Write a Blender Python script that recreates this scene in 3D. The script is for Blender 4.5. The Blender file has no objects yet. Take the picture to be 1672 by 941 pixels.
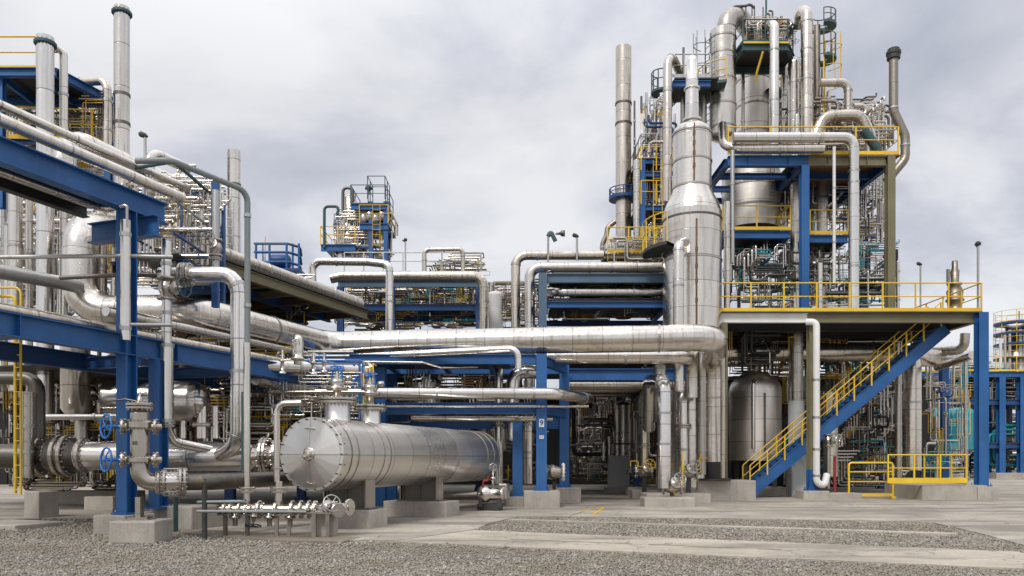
import bpy, bmesh, math, random
import numpy as np
from mathutils import Vector, Matrix, Quaternion

random.seed(11)
C = bpy.context.scene.collection
F, HZ, CX, CH = 1254.0, 750.0, 836.0, 1.6          # focal length in photo pixels, horizon row, centre column, eye height
AZ = math.radians(20)
U = Vector((math.sin(AZ), math.cos(AZ), 0))         # the direction in which the left-hand pipe rack recedes
V = Vector((math.cos(AZ), -math.sin(AZ), 0))
Z = Vector((0, 0, 1))
pi = math.pi


def P(px, py, Y):
    return Vector(((px - CX) / F * Y, Y, CH + (HZ - py) / F * Y))


def G(px, py):                                      # point on the ground
    Y = CH * F / (py - HZ)
    return Vector(((px - CX) / F * Y, Y, 0))


def along(p, px, d=U):                              # walk from p in direction d until column px
    k = (px - CX) / F
    t = (k * p.y - p.x) / (d.x - k * d.y)
    return p + d * t


# ------------------------------------------------------------------ materials
MATS = {}


def nd(nt, kind, **kw):
    n = nt.nodes.new(kind)
    for k, v in kw.items():
        if k.startswith('i_'):
            key = k[2:]
            n.inputs[int(key) if key.isdigit() else key].default_value = v
        else:
            setattr(n, k, v)
    return n


def newmat(name):
    m = bpy.data.materials.new(name)
    m.use_nodes = True
    nt = m.node_tree
    b = nt.nodes['Principled BSDF']
    MATS[name] = m
    return m, nt, b, nt.links.new


def mathn(nt, op, a, b=None, clamp=False):
    n = nt.nodes.new('ShaderNodeMath')
    n.operation = op
    n.use_clamp = clamp
    for i, x in enumerate((a, b)):
        if x is None:
            continue
        if isinstance(x, (int, float)):
            n.inputs[i].default_value = x
        else:
            nt.links.new(x, n.inputs[i])
    return n.outputs[0]


def mixc(nt, fac, a, b, mode='MIX'):
    n = nt.nodes.new('ShaderNodeMix')
    n.data_type = 'RGBA'
    n.blend_type = mode
    for sock, x in ((n.inputs[0], fac), (n.inputs[6], a), (n.inputs[7], b)):
        if isinstance(x, (int, float)):
            sock.default_value = x
        elif isinstance(x, tuple):
            sock.default_value = (*x, 1)
        else:
            nt.links.new(x, sock)
    return n.outputs[2]


def ramp(nt, fac, stops):
    n = nt.nodes.new('ShaderNodeValToRGB')
    e = n.color_ramp.elements
    while len(e) < len(stops):
        e.new(0.5)
    for el, (p, c) in zip(e, stops):
        el.position = p
        el.color = (*c, 1) if isinstance(c, tuple) else (c, c, c, 1)
    nt.links.new(fac, n.inputs[0])
    return n.outputs[0]


def noise(nt, vec, scale, detail=4.0, rough=0.55):
    n = nd(nt, 'ShaderNodeTexNoise', i_Scale=scale, i_Detail=detail, i_Roughness=rough)
    if vec is not None:
        nt.links.new(vec, n.inputs['Vector'])
    return n.outputs[0]


def scaled(nt, vec, s):
    n = nd(nt, 'ShaderNodeVectorMath', operation='MULTIPLY')
    nt.links.new(vec, n.inputs[0])
    n.inputs[1].default_value = s
    return n.outputs[0]


def metal(name, base, rough, seams=True, stain=0.35, tint=(0.30, 0.22, 0.13), dent=0.05, wear=0.12):
    m, nt, b, L = newmat(name)
    pos = nd(nt, 'ShaderNodeNewGeometry').outputs['Position']
    uv = nd(nt, 'ShaderNodeUVMap').outputs[0]
    b.inputs['Metallic'].default_value = 1
    n1 = noise(nt, pos, 1.3, 5)
    n2 = noise(nt, scaled(nt, pos, (7, 7, .5)), 1.0, 4)           # runs of dirt drawn out downwards
    n3 = noise(nt, pos, 9.0, 3)
    col = mixc(nt, mathn(nt, 'MULTIPLY', n1, .5), tuple(base), tuple(x * .72 for x in base))
    st = mathn(nt, 'MULTIPLY', ramp(nt, n2, [(.52, 0.0), (.72, 1.0)]), stain)
    col = mixc(nt, st, col, tint)
    rr = mathn(nt, 'ADD', mathn(nt, 'MULTIPLY', n3, wear), rough - wear * .4)
    h = mathn(nt, 'MULTIPLY', noise(nt, pos, 2.6, 2), 1.0)
    if seams:
        sp = nd(nt, 'ShaderNodeSeparateXYZ')
        L(uv, sp.inputs[0])
        fr = mathn(nt, 'FRACT', sp.outputs[1])
        sd = mathn(nt, 'LESS_THAN', mathn(nt, 'ABSOLUTE', mathn(nt, 'SUBTRACT', fr, .02)), .012)
        fu = mathn(nt, 'FRACT', sp.outputs[0])
        sl = mathn(nt, 'LESS_THAN', fu, .006)
        w = nd(nt, 'ShaderNodeTexWhiteNoise', noise_dimensions='2D')
        cb = nd(nt, 'ShaderNodeCombineXYZ')
        L(mathn(nt, 'FLOOR', sp.outputs[1]), cb.inputs[0])
        oi = nd(nt, 'ShaderNodeObjectInfo')
        L(mathn(nt, 'MULTIPLY', oi.outputs['Random'], 57.0), cb.inputs[1])
        L(cb.outputs[0], w.inputs[0])
        col = mixc(nt, 1.0, col, ramp(nt, w.outputs[0], [(0, .90), (1, 1.0)]), 'MULTIPLY')
        rr = mathn(nt, 'ADD', rr, mathn(nt, 'MULTIPLY', mathn(nt, 'SUBTRACT', w.outputs[0], .5), .07))
        seam = mathn(nt, 'MAXIMUM', sd, mathn(nt, 'MULTIPLY', sl, .6))
        col = mixc(nt, mathn(nt, 'MULTIPLY', seam, .6), col, (.10, .085, .065))
        h = mathn(nt, 'ADD', mathn(nt, 'ADD', h, mathn(nt, 'MULTIPLY', seam, -.5)), mathn(nt, 'MULTIPLY', w.outputs[0], .04))
    bp = nd(nt, 'ShaderNodeBump', i_Strength=.2, i_Distance=dent)
    L(h, bp.inputs['Height'])
    L(bp.outputs[0], b.inputs['Normal'])
    L(col, b.inputs['Base Color'])
    L(rr, b.inputs['Roughness'])
    return m


def paint(name, base, rough=.45, grime=.5, rust=.25, dark=None, coat=.0):
    m, nt, b, L = newmat(name)
    pos = nd(nt, 'ShaderNodeNewGeometry').outputs['Position']
    n1 = noise(nt, pos, 1.1, 6, .6)
    n2 = noise(nt, scaled(nt, pos, (9, 9, .7)), 1.0, 4)
    n3 = noise(nt, pos, 14.0, 4, .7)
    dk = dark or tuple(x * .45 + .006 for x in base)
    n0 = noise(nt, pos, .45, 5, .6)
    faded = mixc(nt, mathn(nt, 'MULTIPLY', ramp(nt, n0, [(.42, 0.0), (.66, 1.0)]), .42), base, tuple(min(.9, x * 1.45 + .022) for x in base))
    col = mixc(nt, mathn(nt, 'MULTIPLY', ramp(nt, n1, [(.35, 0.0), (.7, 1.0)]), grime * .7), faded, dk)
    col = mixc(nt, mathn(nt, 'MULTIPLY', ramp(nt, n2, [(.55, 0.0), (.75, 1.0)]), grime * .6), col, tuple(.5 * x + .5 * y for x, y in zip(base, (.16, .14, .11))))
    col = mixc(nt, mathn(nt, 'MULTIPLY', ramp(nt, n3, [(.66, 0.0), (.72, 1.0)]), rust), col, (.12, .05, .02))
    L(col, b.inputs['Base Color'])
    L(mathn(nt, 'ADD', mathn(nt, 'MULTIPLY', n3, .25), rough - .1), b.inputs['Roughness'])
    bp = nd(nt, 'ShaderNodeBump', i_Strength=.15, i_Distance=.02)
    L(n3, bp.inputs['Height'])
    L(bp.outputs[0], b.inputs['Normal'])
    return m


def concrete(name, base, scale=1.0, stain=.6, joints=False):
    m, nt, b, L = newmat(name)
    pos = nd(nt, 'ShaderNodeNewGeometry').outputs['Position']
    n1 = noise(nt, pos, .55 * scale, 6, .62)
    n2 = noise(nt, scaled(nt, pos, (6, 6, .8)), 1.0 * scale, 5)
    n3 = noise(nt, pos, 22 * scale, 5, .7)
    n4 = noise(nt, scaled(nt, pos, (.35, 1.4, 1)), .6, 5, .6)
    dk = tuple(x * .45 for x in base)
    col = mixc(nt, mathn(nt, 'MULTIPLY', ramp(nt, n1, [(.38, 0.0), (.68, 1.0)]), stain), base, dk)
    col = mixc(nt, mathn(nt, 'MULTIPLY', ramp(nt, n2, [(.50, 0.0), (.70, 1.0)]), stain * .6), col, (base[0] * .55, base[1] * .5, base[2] * .42))
    if joints:
        col = mixc(nt, mathn(nt, 'MULTIPLY', ramp(nt, n4, [(.48, 0.0), (.62, 1.0)]), .85), col, tuple(x * .40 for x in base))
        col = mixc(nt, mathn(nt, 'MULTIPLY', ramp(nt, noise(nt, pos, .33, 5), [(.5, 0.0), (.6, 1.0)]), .55), col, tuple(x * .5 for x in base))
        vo = nd(nt, 'ShaderNodeTexVoronoi', feature='DISTANCE_TO_EDGE', i_Scale=.42)
        wob = nd(nt, 'ShaderNodeVectorMath', operation='ADD')
        L(pos, wob.inputs[0])
        sc = nd(nt, 'ShaderNodeTexNoise', i_Scale=1.6, i_Detail=4.0)
        L(pos, sc.inputs['Vector'])
        L(sc.outputs[1], wob.inputs[1])
        L(wob.outputs[0], vo.inputs['Vector'])
        crk = mathn(nt, 'LESS_THAN', vo.outputs['Distance'], .006)
        col = mixc(nt, mathn(nt, 'MULTIPLY', crk, .5), col, (.06, .055, .05))
    sp = ramp(nt, n3, [(.3, .78), (.7, 1.1)])
    col = mixc(nt, 1.0, col, sp, 'MULTIPLY')
    L(col, b.inputs['Base Color'])
    b.inputs['Roughness'].default_value = .85
    bp = nd(nt, 'ShaderNodeBump', i_Strength=.5, i_Distance=.012)
    L(n3, bp.inputs['Height'])
    L(bp.outputs[0], b.inputs['Normal'])
    return m


metal('clad', (.80, .755, .69), .225, stain=.42)
metal('clad_bright', (.85, .82, .775), .20, stain=.16)
metal('clad_warm', (.76, .69, .60), .26, stain=.5)
metal('clad_dull', (.52, .485, .44), .30, stain=.5)
metal('tank_skin', (.86, .835, .795), .30, stain=.10, dent=.02)
metal('satin', (.88, .83, .765), .42, stain=.2, dent=.02)
metal('steel', (.50, .46, .41), .27, seams=False, stain=.4, dent=.02)
metal('steel_shiny', (.74, .70, .645), .17, seams=False, stain=.25, dent=.015)
metal('galvanised', (.50, .51, .50), .42, seams=False, stain=.5, dent=.01)
metal('dark_pipe', (.16, .15, .135), .38, seams=False, stain=.6, dent=.02)
metal('bronze_pipe', (.33, .295, .25), .42, seams=True, stain=.6)
paint('blue', (.012, .10, .30), .46, .6, .3)
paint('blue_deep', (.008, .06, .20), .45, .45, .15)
paint('blue_faded', (.075, .135, .205), .5, .6, .3)
paint('blue_wheel', (.012, .13, .42), .38, .25, .05)
paint('teal_dark', (.035, .085, .09), .5, .6, .2)
paint('teal', (.012, .25, .30), .45, .5, .1)
paint('olive', (.175, .155, .085), .5, .5, .3)
paint('teal_grey', (.22, .25, .25), .42, .5, .15)
paint('bolted_steel', (.13, .12, .105), .5, .6, .25)
paint('yellow', (.80, .49, .02), .42, .45, .2)
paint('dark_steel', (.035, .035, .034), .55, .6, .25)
paint('shade_joint_black', (.014, .014, .014), .8, .4, .05)  # near black: painted shade on the added backdrops, and the pavement joints
paint('pale_grey', (.44, .46, .46), .5, .45, .15)
paint('white', (.70, .69, .66), .5, .4, .1)
paint('red', (.28, .02, .02), .45, .4, .1)
paint('green', (.05, .30, .06), .45, .4, .1)
paint('black', (.012, .012, .012), .5, .3, .0)
paint('rusty', (.17, .085, .04), .7, .6, .5)
concrete('concrete', (.48, .44, .385), 1.6, .55)
concrete('apron', (.49, .44, .37), .8, .62, True)
concrete('path', (.52, .465, .38), .9, .45, True)
concrete('dirt', (.25, .215, .165), 1.5, .6)


def gravel_mats():
    m, nt, b, L = newmat('gravel')
    pos = nd(nt, 'ShaderNodeNewGeometry').outputs['Position']
    vo = nd(nt, 'ShaderNodeTexVoronoi', i_Scale=24.0)
    L(pos, vo.inputs['Vector'])
    sp = nd(nt, 'ShaderNodeSeparateColor')
    L(vo.outputs['Color'], sp.inputs[0])
    c = ramp(nt, sp.outputs[0], [(0, (.14, .13, .115)), (.5, (.25, .235, .21)), (1, (.40, .375, .33))])
    n = noise(nt, pos, .8, 4)
    c = mixc(nt, mathn(nt, 'MULTIPLY', ramp(nt, n, [(.45, 0.0), (.7, 1.0)]), .6), c, (.25, .20, .14))
    L(c, b.inputs['Base Color'])
    b.inputs['Roughness'].default_value = .9
    bp = nd(nt, 'ShaderNodeBump', i_Strength=.9, i_Distance=.03)
    L(mathn(nt, 'SUBTRACT', 1.0, vo.outputs['Distance']), bp.inputs['Height'])
    L(bp.outputs[0], b.inputs['Normal'])
    m, nt, b, L = newmat('stones')
    uv = nd(nt, 'ShaderNodeUVMap').outputs[0]
    s2 = nd(nt, 'ShaderNodeSeparateXYZ')
    L(uv, s2.inputs[0])
    c = ramp(nt, s2.outputs[0], [(0, (.15, .14, .122)), (.35, (.245, .228, .198)), (.7, (.33, .305, .265)), (.9, (.33, .275, .20)), (1, (.47, .44, .385))])
    pos = nd(nt, 'ShaderNodeNewGeometry').outputs['Position']
    n = noise(nt, pos, .7, 4)
    c = mixc(nt, mathn(nt, 'MULTIPLY', ramp(nt, n, [(.45, 0.0), (.62, 1.0)]), .6), c, (.22, .185, .135))
    L(c, b.inputs['Base Color'])
    b.inputs['Roughness'].default_value = .85


gravel_mats()


# ------------------------------------------------------------------ mesh building
class MB:
    def __init__(s):
        s.v, s.f, s.uv, s.sm = [], [], [], []

    def add(s, vs, fs, uvs=None, smooth=False):
        o = len(s.v)
        s.v.extend(vs)
        for i, f in enumerate(fs):
            s.f.append([o + k for k in f])
            s.uv.append(uvs[i] if uvs else None)
            s.sm.append(smooth)
        return s

    def box(s, c, size, rot=0.0, axes=None):
        c = Vector(c)
        if axes is None:
            x, y = Vector((math.cos(rot), math.sin(rot), 0)), Vector((-math.sin(rot), math.cos(rot), 0))
            axes = (x, y, Z)
        a, b, d = (ax * (sz / 2) for ax, sz in zip(axes, size))
        vs = [c + a * i + b * j + d * k for k in (-1, 1) for j in (-1, 1) for i in (-1, 1)]
        return s.add(vs, [(0, 2, 3, 1), (4, 5, 7, 6), (0, 1, 5, 4), (2, 6, 7, 3), (0, 4, 6, 2), (1, 3, 7, 5)])

    def cbox(s, c, size, rot=0.0, bev=.02, jit=0.0):
        bm = bmesh.new()
        bmesh.ops.create_cube(bm, size=1)
        for v in bm.verts:
            v.co = Vector((v.co.x * size[0], v.co.y * size[1], v.co.z * size[2]))
        bmesh.ops.bevel(bm, geom=list(bm.edges), offset=bev, segments=2, affect='EDGES', profile=.6)
        M = Matrix.Translation(Vector(c)) @ Matrix.Rotation(rot, 4, 'Z')
        bm.verts.index_update()
        vs = [M @ v.co + Vector([random.uniform(-jit, jit) for _ in range(3)]) for v in bm.verts]
        fs = [[v.index for v in f.verts] for f in bm.faces]
        bm.free()
        return s.add(vs, fs)

    def path(s, pts, R, gores=5):
        pts = [Vector(p) for p in pts]
        out = [(pts[0], 0.0)]
        return pts

    def tube(s, pts, r, seg=12, R=None, sheet=.9, caps=True, gores=5, r1=None):
        """swept round pipe, bends filleted into gores; v counts cladding sheets"""
        ring_p, ring_v = fillet(pts, R if R is not None else r * 2.6, sheet, gores)
        n = len(ring_p)
        tans = []
        for i in range(n):
            a = ring_p[max(i - 1, 0)]
            c = ring_p[min(i + 1, n - 1)]
            if 0 < i < n - 1:
                t = (ring_p[i] - a).normalized() + (c - ring_p[i]).normalized()
            else:
                t = c - a
            tans.append(t.normalized())
        ref = Z if abs(tans[0].z) < .9 else Vector((0, 1, 0))
        nx = tans[0].cross(ref).normalized()
        vs, fs, uvs = [], [], []
        for i in range(n):
            if i:
                q = tans[i - 1].rotation_difference(tans[i])
                nx = q @ nx
                nx = (nx - tans[i] * nx.dot(tans[i])).normalized()
            ny = tans[i].cross(nx)
            rr = r if r1 is None else r + (r1 - r) * i / (n - 1)
            k = 1.0
            if 0 < i < n - 1:
                ca = (ring_p[i] - ring_p[i - 1]).normalized().dot(tans[i])
                k = 1.0 / max(ca, .8)
            for j in range(seg):
                a = 2 * pi * j / seg
                vs.append(ring_p[i] + (nx * math.cos(a) + ny * math.sin(a)) * rr * (1 + (k - 1) * .5))
        for i in range(n - 1):
            for j in range(seg):
                j2 = (j + 1) % seg
                fs.append((i * seg + j, i * seg + j2, (i + 1) * seg + j2, (i + 1) * seg + j))
                u0, u1 = j / seg, (j + 1) / seg
                uvs.append(((u0, ring_v[i]), (u1, ring_v[i]), (u1, ring_v[i + 1]), (u0, ring_v[i + 1])))
        s.add(vs, fs, uvs, True)
        if caps:
            s.add([vs[j] for j in range(seg)], [tuple(range(seg))[::-1]])
            s.add([vs[(n - 1) * seg + j] for j in range(seg)], [tuple(range(seg))])
        return s

    def lathe(s, base, axis, prof, seg=24, sheet=1.0, smooth=True):
        """prof: list of (r, h) along axis; sharp breaks are made by repeating a point"""
        base, axis = Vector(base), Vector(axis).normalized()
        ref = Z if abs(axis.z) < .9 else Vector((0, 1, 0))
        nx = axis.cross(ref).normalized()
        ny = axis.cross(nx)
        vv, L = [0.0], 0.0
        for (r0, h0), (r1, h1) in zip(prof, prof[1:]):
            L += math.hypot(r1 - r0, h1 - h0)
            vv.append(L / sheet)
        o = []
        vs = []
        for r, h in prof:
            for j in range(seg):
                a = 2 * pi * j / seg
                vs.append(base + axis * h + (nx * math.cos(a) + ny * math.sin(a)) * max(r, 1e-4))
        fs, uvs = [], []
        for i in range(len(prof) - 1):
            if prof[i] == prof[i + 1]:
                continue
            for j in range(seg):
                j2 = (j + 1) % seg
                fs.append((i * seg + j, i * seg + j2, (i + 1) * seg + j2, (i + 1) * seg + j))
                uvs.append(((j / seg, vv[i]), ((j + 1) / seg, vv[i]), ((j + 1) / seg, vv[i + 1]), (j / seg, vv[i + 1])))
        return s.add(vs, fs, uvs, smooth)

    def cyl(s, a, b, r, seg=10):
        a, b = Vector(a), Vector(b)
        L = (b - a).length
        return s.lathe(a, b - a, [(0, 0), (r, 0), (r, 0), (r, L), (r, L), (0, L)], seg)

    def torus(s, c, n, R, r, seg=20, sub=6):
        n = Vector(n).normalized()
        ref = Z if abs(n.z) < .9 else Vector((0, 1, 0))
        x = n.cross(ref).normalized()
        y = n.cross(x)
        vs, fs = [], []
        for i in range(seg):
            a = 2 * pi * i / seg
            d = x * math.cos(a) + y * math.sin(a)
            for j in range(sub):
                b = 2 * pi * j / sub
                vs.append(Vector(c) + d * (R + r * math.cos(b)) + n * (r * math.sin(b)))
        for i in range(seg):
            for j in range(sub):
                i2, j2 = (i + 1) % seg, (j + 1) % sub
                fs.append((i * sub + j, i2 * sub + j, i2 * sub + j2, i * sub + j2))
        return s.add(vs, fs, None, True)

    def ibeam(s, a, b, h, w, up=Z, tf=.025, tw=.016):
        """rolled I section from a to b; h along 'up', w across"""
        a, b = Vector(a), Vector(b)
        d = (b - a).normalized()
        up = (up - d * up.dot(d)).normalized()
        x = d.cross(up)
        H, W = h / 2, w / 2
        pr = [(-W, -H), (W, -H), (W, -H + tf), (tw, -H + tf), (tw, H - tf), (W, H - tf), (W, H), (-W, H), (-W, H - tf), (-tw, H - tf), (-tw, -H + tf), (-W, -H + tf)]
        n = 12
        vs = [p + x * i + up * j for p in (a, b) for i, j in pr]
        fs = [(k, (k + 1) % n, n + (k + 1) % n, n + k) for k in range(n)]
        s.add(vs, fs)
        for o in (0, n):
            s.add([vs[o + k] for k in range(n)], [(0, 1, 2, 11), (3, 4, 9, 10), (5, 6, 7, 8)])
        return s

    def poly(s, pts, z0, z1):
        n = len(pts)
        vs = [Vector((p[0], p[1], z)) for z in (z0, z1) for p in pts]
        fs = [tuple(range(n, 2 * n))] + [(k, (k + 1) % n, n + (k + 1) % n, n + k) for k in range(n)]
        return s.add(vs, fs)


def fillet(pts, R, sheet, gores):
    pts = [Vector(p) for p in pts]
    ring, vv = [pts[0]], [0.0]
    v = 0.0
    for i in range(1, len(pts)):
        p0, p1 = pts[i - 1], pts[i]
        if i < len(pts) - 1:
            d0, d1 = (p1 - p0).normalized(), (pts[i + 1] - p1).normalized()
            th = d0.angle(d1)
        else:
            th = 0
        if th < .03 or th > 3.0:
            end, arc = p1, []
        else:
            t = R * math.tan(th / 2)
            lim = .48 * min((p1 - p0).length, (pts[i + 1] - p1).length)
            t = min(t, lim)
            Rr = t / math.tan(th / 2)
            end = p1 - d0 * t
            cen = p1 + (d1 - d0).normalized() * (Rr / math.cos(th / 2))
            ax = d0.cross(d1).normalized()
            n = max(2, round(gores * th / (pi / 2)))
            arc = [cen + Quaternion(ax, th * k / n) @ (end - cen) for k in range(1, n + 1)]
        L = (end - ring[-1]).length
        if L > 1e-4:
            n = max(1, round(L / sheet))
            v += n
            ring.append(end)
            vv.append(v)
        for p in arc:
            ring.append(p)
            v += 1
            vv.append(v)
    return ring, vv


ORI = {}
COUNT = {}


def tag(o, label=None, cat=None, group=None, kind=None):
    if label:
        o['label'] = label
    if cat:
        o['category'] = cat
    if group:
        o['group'] = group
    if kind:
        o['kind'] = kind
    return o


def tomesh(name, mb, mat, org):
    me = bpy.data.meshes.new(name)
    me.from_pydata([v - org for v in mb.v], [], mb.f)
    uvl = me.uv_layers.new(name='UVMap')
    flat = []
    for f, u in zip(mb.f, mb.uv):
        if u is None:
            flat.extend((.3, .5) * len(f))
        else:
            for a in u:
                flat.extend(a)
    uvl.data.foreach_set('uv', flat)
    me.polygons.foreach_set('use_smooth', mb.sm)
    me.materials.append(MATS[mat])
    me.update()
    return me


def obj(name, mb, mat, parent=None, label=None, cat=None, group=None, kind=None):
    if parent is not None:
        org = ORI[parent]
    else:
        xs = [v.x for v in mb.v]
        ys = [v.y for v in mb.v]
        org = Vector(((min(xs) + max(xs)) / 2, (min(ys) + max(ys)) / 2, min(v.z for v in mb.v)))
    o = bpy.data.objects.new(name, tomesh(name, mb, mat, org))
    C.objects.link(o)
    if parent is not None:
        o.parent = parent
    else:
        o.location = org
    ORI[o] = org
    return tag(o, label, cat, group, kind)


def thing(name, label, cat, loc, group=None):
    o = bpy.data.objects.new(name, None)
    o.empty_display_size = .2
    C.objects.link(o)
    o.location = loc
    ORI[o] = Vector(loc)
    return tag(o, label, cat, group)


def inst(name, mesh, parent, off):                   # a part that shares its mesh; off = where the mesh's own zero goes, in world space
    o = bpy.data.objects.new(name, mesh)
    C.objects.link(o)
    o.parent = parent
    o.location = Vector(off) - ORI[parent]
    ORI[o] = Vector(off)
    return o


def dup(root, delta, label=None, group=None):
    r = root.copy()
    C.objects.link(r)
    r.location = root.location + Vector(delta)
    if label:
        r['label'] = label
    if group:
        r['group'] = group
    for ch in list(root.children):
        c = ch.copy()
        C.objects.link(c)
        c.parent = r
        for g in ch.children:
            d = g.copy()
            C.objects.link(d)
            d.parent = c
    return r


def segs(r):
    return 32 if r > .3 else 24 if r > .15 else 14 if r > .07 else 8


def station(pts, R, t):
    ring, _ = fillet(pts, R, 1.0, 5)
    Ls = [(b - a).length for a, b in zip(ring, ring[1:])]
    d = t * sum(Ls)
    for a, b, L in zip(ring, ring[1:], Ls):
        if d <= L:
            return a + (b - a) * (d / L), (b - a).normalized()
        d -= L
    return ring[-1], (ring[-1] - ring[-2]).normalized()


def flange_mb(c, ax, r, th=.05, bolts=12, br=None):
    mb = MB()
    ax = Vector(ax).normalized()
    c = Vector(c)
    e = th * .16
    a = c - ax * th / 2
    mb.lathe(a, ax, [(0, 0), (r - e, 0), (r, e), (r, e), (r, th - e), (r, th - e), (r - e, th), (0, th)], 28 if r > .12 else 14, smooth=False)
    if bolts and r > .1:
        ref = Z if abs(ax.z) < .9 else Vector((0, 1, 0))
        x = ax.cross(ref).normalized()
        y = ax.cross(x)
        for k in range(bolts):
            g = 2 * pi * k / bolts
            p = c + (x * math.cos(g) + y * math.sin(g)) * (r * .86)
            mb.cyl(p - ax * (th * .5 + r * .09), p + ax * (th * .5 + r * .09), br or r * .055, 6)
    return mb


def wheel_mb(c, n, R, r=None, spokes=5):
    mb = MB()
    n = Vector(n).normalized()
    c = Vector(c)
    r = r or R * .085
    mb.torus(c, n, R, r, 26, 7)
    ref = Z if abs(n.z) < .9 else Vector((0, 1, 0))
    x = n.cross(ref).normalized()
    y = n.cross(x)
    for k in range(spokes):
        g = 2 * pi * k / spokes + .3
        d = x * math.cos(g) + y * math.sin(g)
        mb.tube([c + n * r * .3, c + d * R * .5 + n * r * 1.2, c + d * R], r * .62, 6, R=.05)
    mb.lathe(c - n * r * 1.6, n, [(0, 0), (R * .17, 0), (R * .17, r * 3.2), (R * .08, r * 4.5), (0, r * 4.5)], 10)
    return mb


def valve(parent, c, ax, r, stem, mat='steel', wmat='blue_wheel', wr=None, reach=4.2):
    """gate valve in a pipe: a body part with its handwheel as a sub-part"""
    ax, stem, c = Vector(ax).normalized(), Vector(stem).normalized(), Vector(c)
    mb = MB()
    mb.lathe(c - ax * r * 2, ax, [(r, 0), (r * 1.15, r * .8), (r * 1.5, r * 1.5), (r * 1.6, r * 2), (r * 1.5, r * 2.5), (r * 1.15, r * 3.2), (r, r * 4)], 16)
    for k in (-2, 2):
        mb2 = flange_mb(c + ax * r * k, ax, r * 1.75, r * .4, 8)
        mb.add(mb2.v, mb2.f)
    mb.lathe(c, stem, [(r * .95, 0), (r * .9, r * 1.7), (r * .9, r * 1.7), (r * 1.4, r * 1.7), (r * 1.4, r * 2.1), (r * 1.4, r * 2.1), (r * .5, r * 2.2), (r * .35, r * 3.2), (r * .16, r * 3.3), (r * .16, r * (reach + .4)), (0, r * (reach + .4))], 12)
    p = obj('valve', mb, mat, parent)
    obj('handwheel', wheel_mb(c + stem * r * reach, stem, wr or r * 1.9), wmat, p)
    return p


def pipe(name, label, pts, r, mat='clad', cat='pipe', R=None, sheet=.95, bands=(), flanges=(), group=None, gores=5, valves=(), bmat='galvanised', seg=None, caps=True):
    mb = MB().tube(pts, r, seg or segs(r), R, sheet, caps, gores)
    Rr = R if R is not None else r * 2.6
    if not (bands or flanges or valves):
        return obj(name, mb, mat, None, label, cat, group)
    lo = Vector(min(pts, key=lambda p: p[2]))
    t = thing(name, label, cat, lo, group)
    obj('pipe_run', mb, mat, t)
    for b in bands:
        c, d = station(pts, Rr, b)
        m2 = MB().lathe(c - d * .04, d, [(r * .97, 0), (r + .018, 0), (r + .018, 0), (r + .018, .08), (r + .018, .08), (r * .97, .08)], segs(r), smooth=False)
        obj('clamp_band', m2, bmat, t)
    for b in flanges:
        c, d = station(pts, Rr, b)
        m2 = flange_mb(c - d * r * .2, d, r * 1.55, r * .3, 10)
        m3 = flange_mb(c + d * r * .2, d, r * 1.55, r * .3, 10)
        m2.add(m3.v, m3.f)
        obj('flange', m2, 'steel', t)
    for b, stem, wm in valves:
        c, d = station(pts, Rr, b)
        valve(t, c, d, r * 1.05, stem, 'steel', wm)
    return t


def postmesh(h, mat):
    key = ('post', round(h, 3), mat)
    if key not in COUNT:
        COUNT[key] = tomesh('post', MB().box((0, 0, h / 2), (.05, .05, h)), mat, Vector((0, 0, 0)))
    return COUNT[key]


def handrail(parent, pts, h=1.08, mat='yellow', spacing=1.3, toe=True, closed=False, r=.026, name='handrail'):
    """rails along a chain of foot points; posts are sub-parts"""
    pts = [Vector(p) for p in pts]
    if closed:
        pts = pts + [pts[0]]
    mb = MB()
    up = Z * h
    mb.tube([p + up for p in pts], r, 7, R=.04, gores=3)
    mb.tube([p + up * .53 for p in pts], r * .8, 6, R=.03, gores=2)
    if toe:
        for a, b in zip(pts, pts[1:]):
            d = (b - a).normalized()
            s_ = Z.cross(d).normalized()
            mb.box((a + b) / 2 + Z * .08, ((b - a).length, .012, .14), axes=(d, s_, d.cross(s_) if abs(d.z) > .01 else Z))
    ro = obj(name, mb, mat, parent)
    me = postmesh(h, mat)
    for i, (a, b) in enumerate(zip(pts, pts[1:])):
        n = max(1, round((b - a).length / spacing))
        for k in range(n + (1 if i == len(pts) - 2 and not closed else 0)):
            inst('post', me, ro, a + (b - a) * (k / n))
    return ro


def column(parent, x, y, z0, z1, w=.36, mat='blue', d=None, plate=True, rot=0, name='column'):
    mb = MB()
    up = Vector((-math.sin(rot), math.cos(rot), 0))
    mb.ibeam((x, y, z0), (x, y, z1), d or w, w, up, .028, .012)
    if plate:
        mb.box((x, y, z0 + .02), (w * 1.5, (d or w) * 1.5, .04), rot)
        for i in (-1, 1):
            for j in (-1, 1):
                q = Matrix.Rotation(rot, 3, 'Z') @ Vector((i * w * .62, j * w * .62, 0))
                mb.cyl((x + q.x, y + q.y, z0 + .035), (x + q.x, y + q.y, z0 + .12), .022, 6)
    return obj(name, mb, mat, parent)


def beam(parent, a, b, h=.34, w=.2, mat='blue', name='beam', stiff=0):
    mb = MB().ibeam(a, b, h, w)
    a, b = Vector(a), Vector(b)
    d = (b - a).normalized()
    for k in range(stiff):
        c = a + (b - a) * ((k + .5) / stiff)
        mb.box(c, (.014, w * .96, h - .06), axes=(d, Z.cross(d).normalized(), Z))
    return obj(name, mb, mat, parent)


def plinth(label, x, y, wx, wy, h, rot=0.0, mat='concrete', z0=0.0):
    mb = MB().cbox((x, y, z0 + h / 2), (wx, wy, h), rot, min(.03, h * .12), .006)
    return obj('concrete_plinth', mb, mat, None, label, 'plinth', 'concrete plinths')


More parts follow.
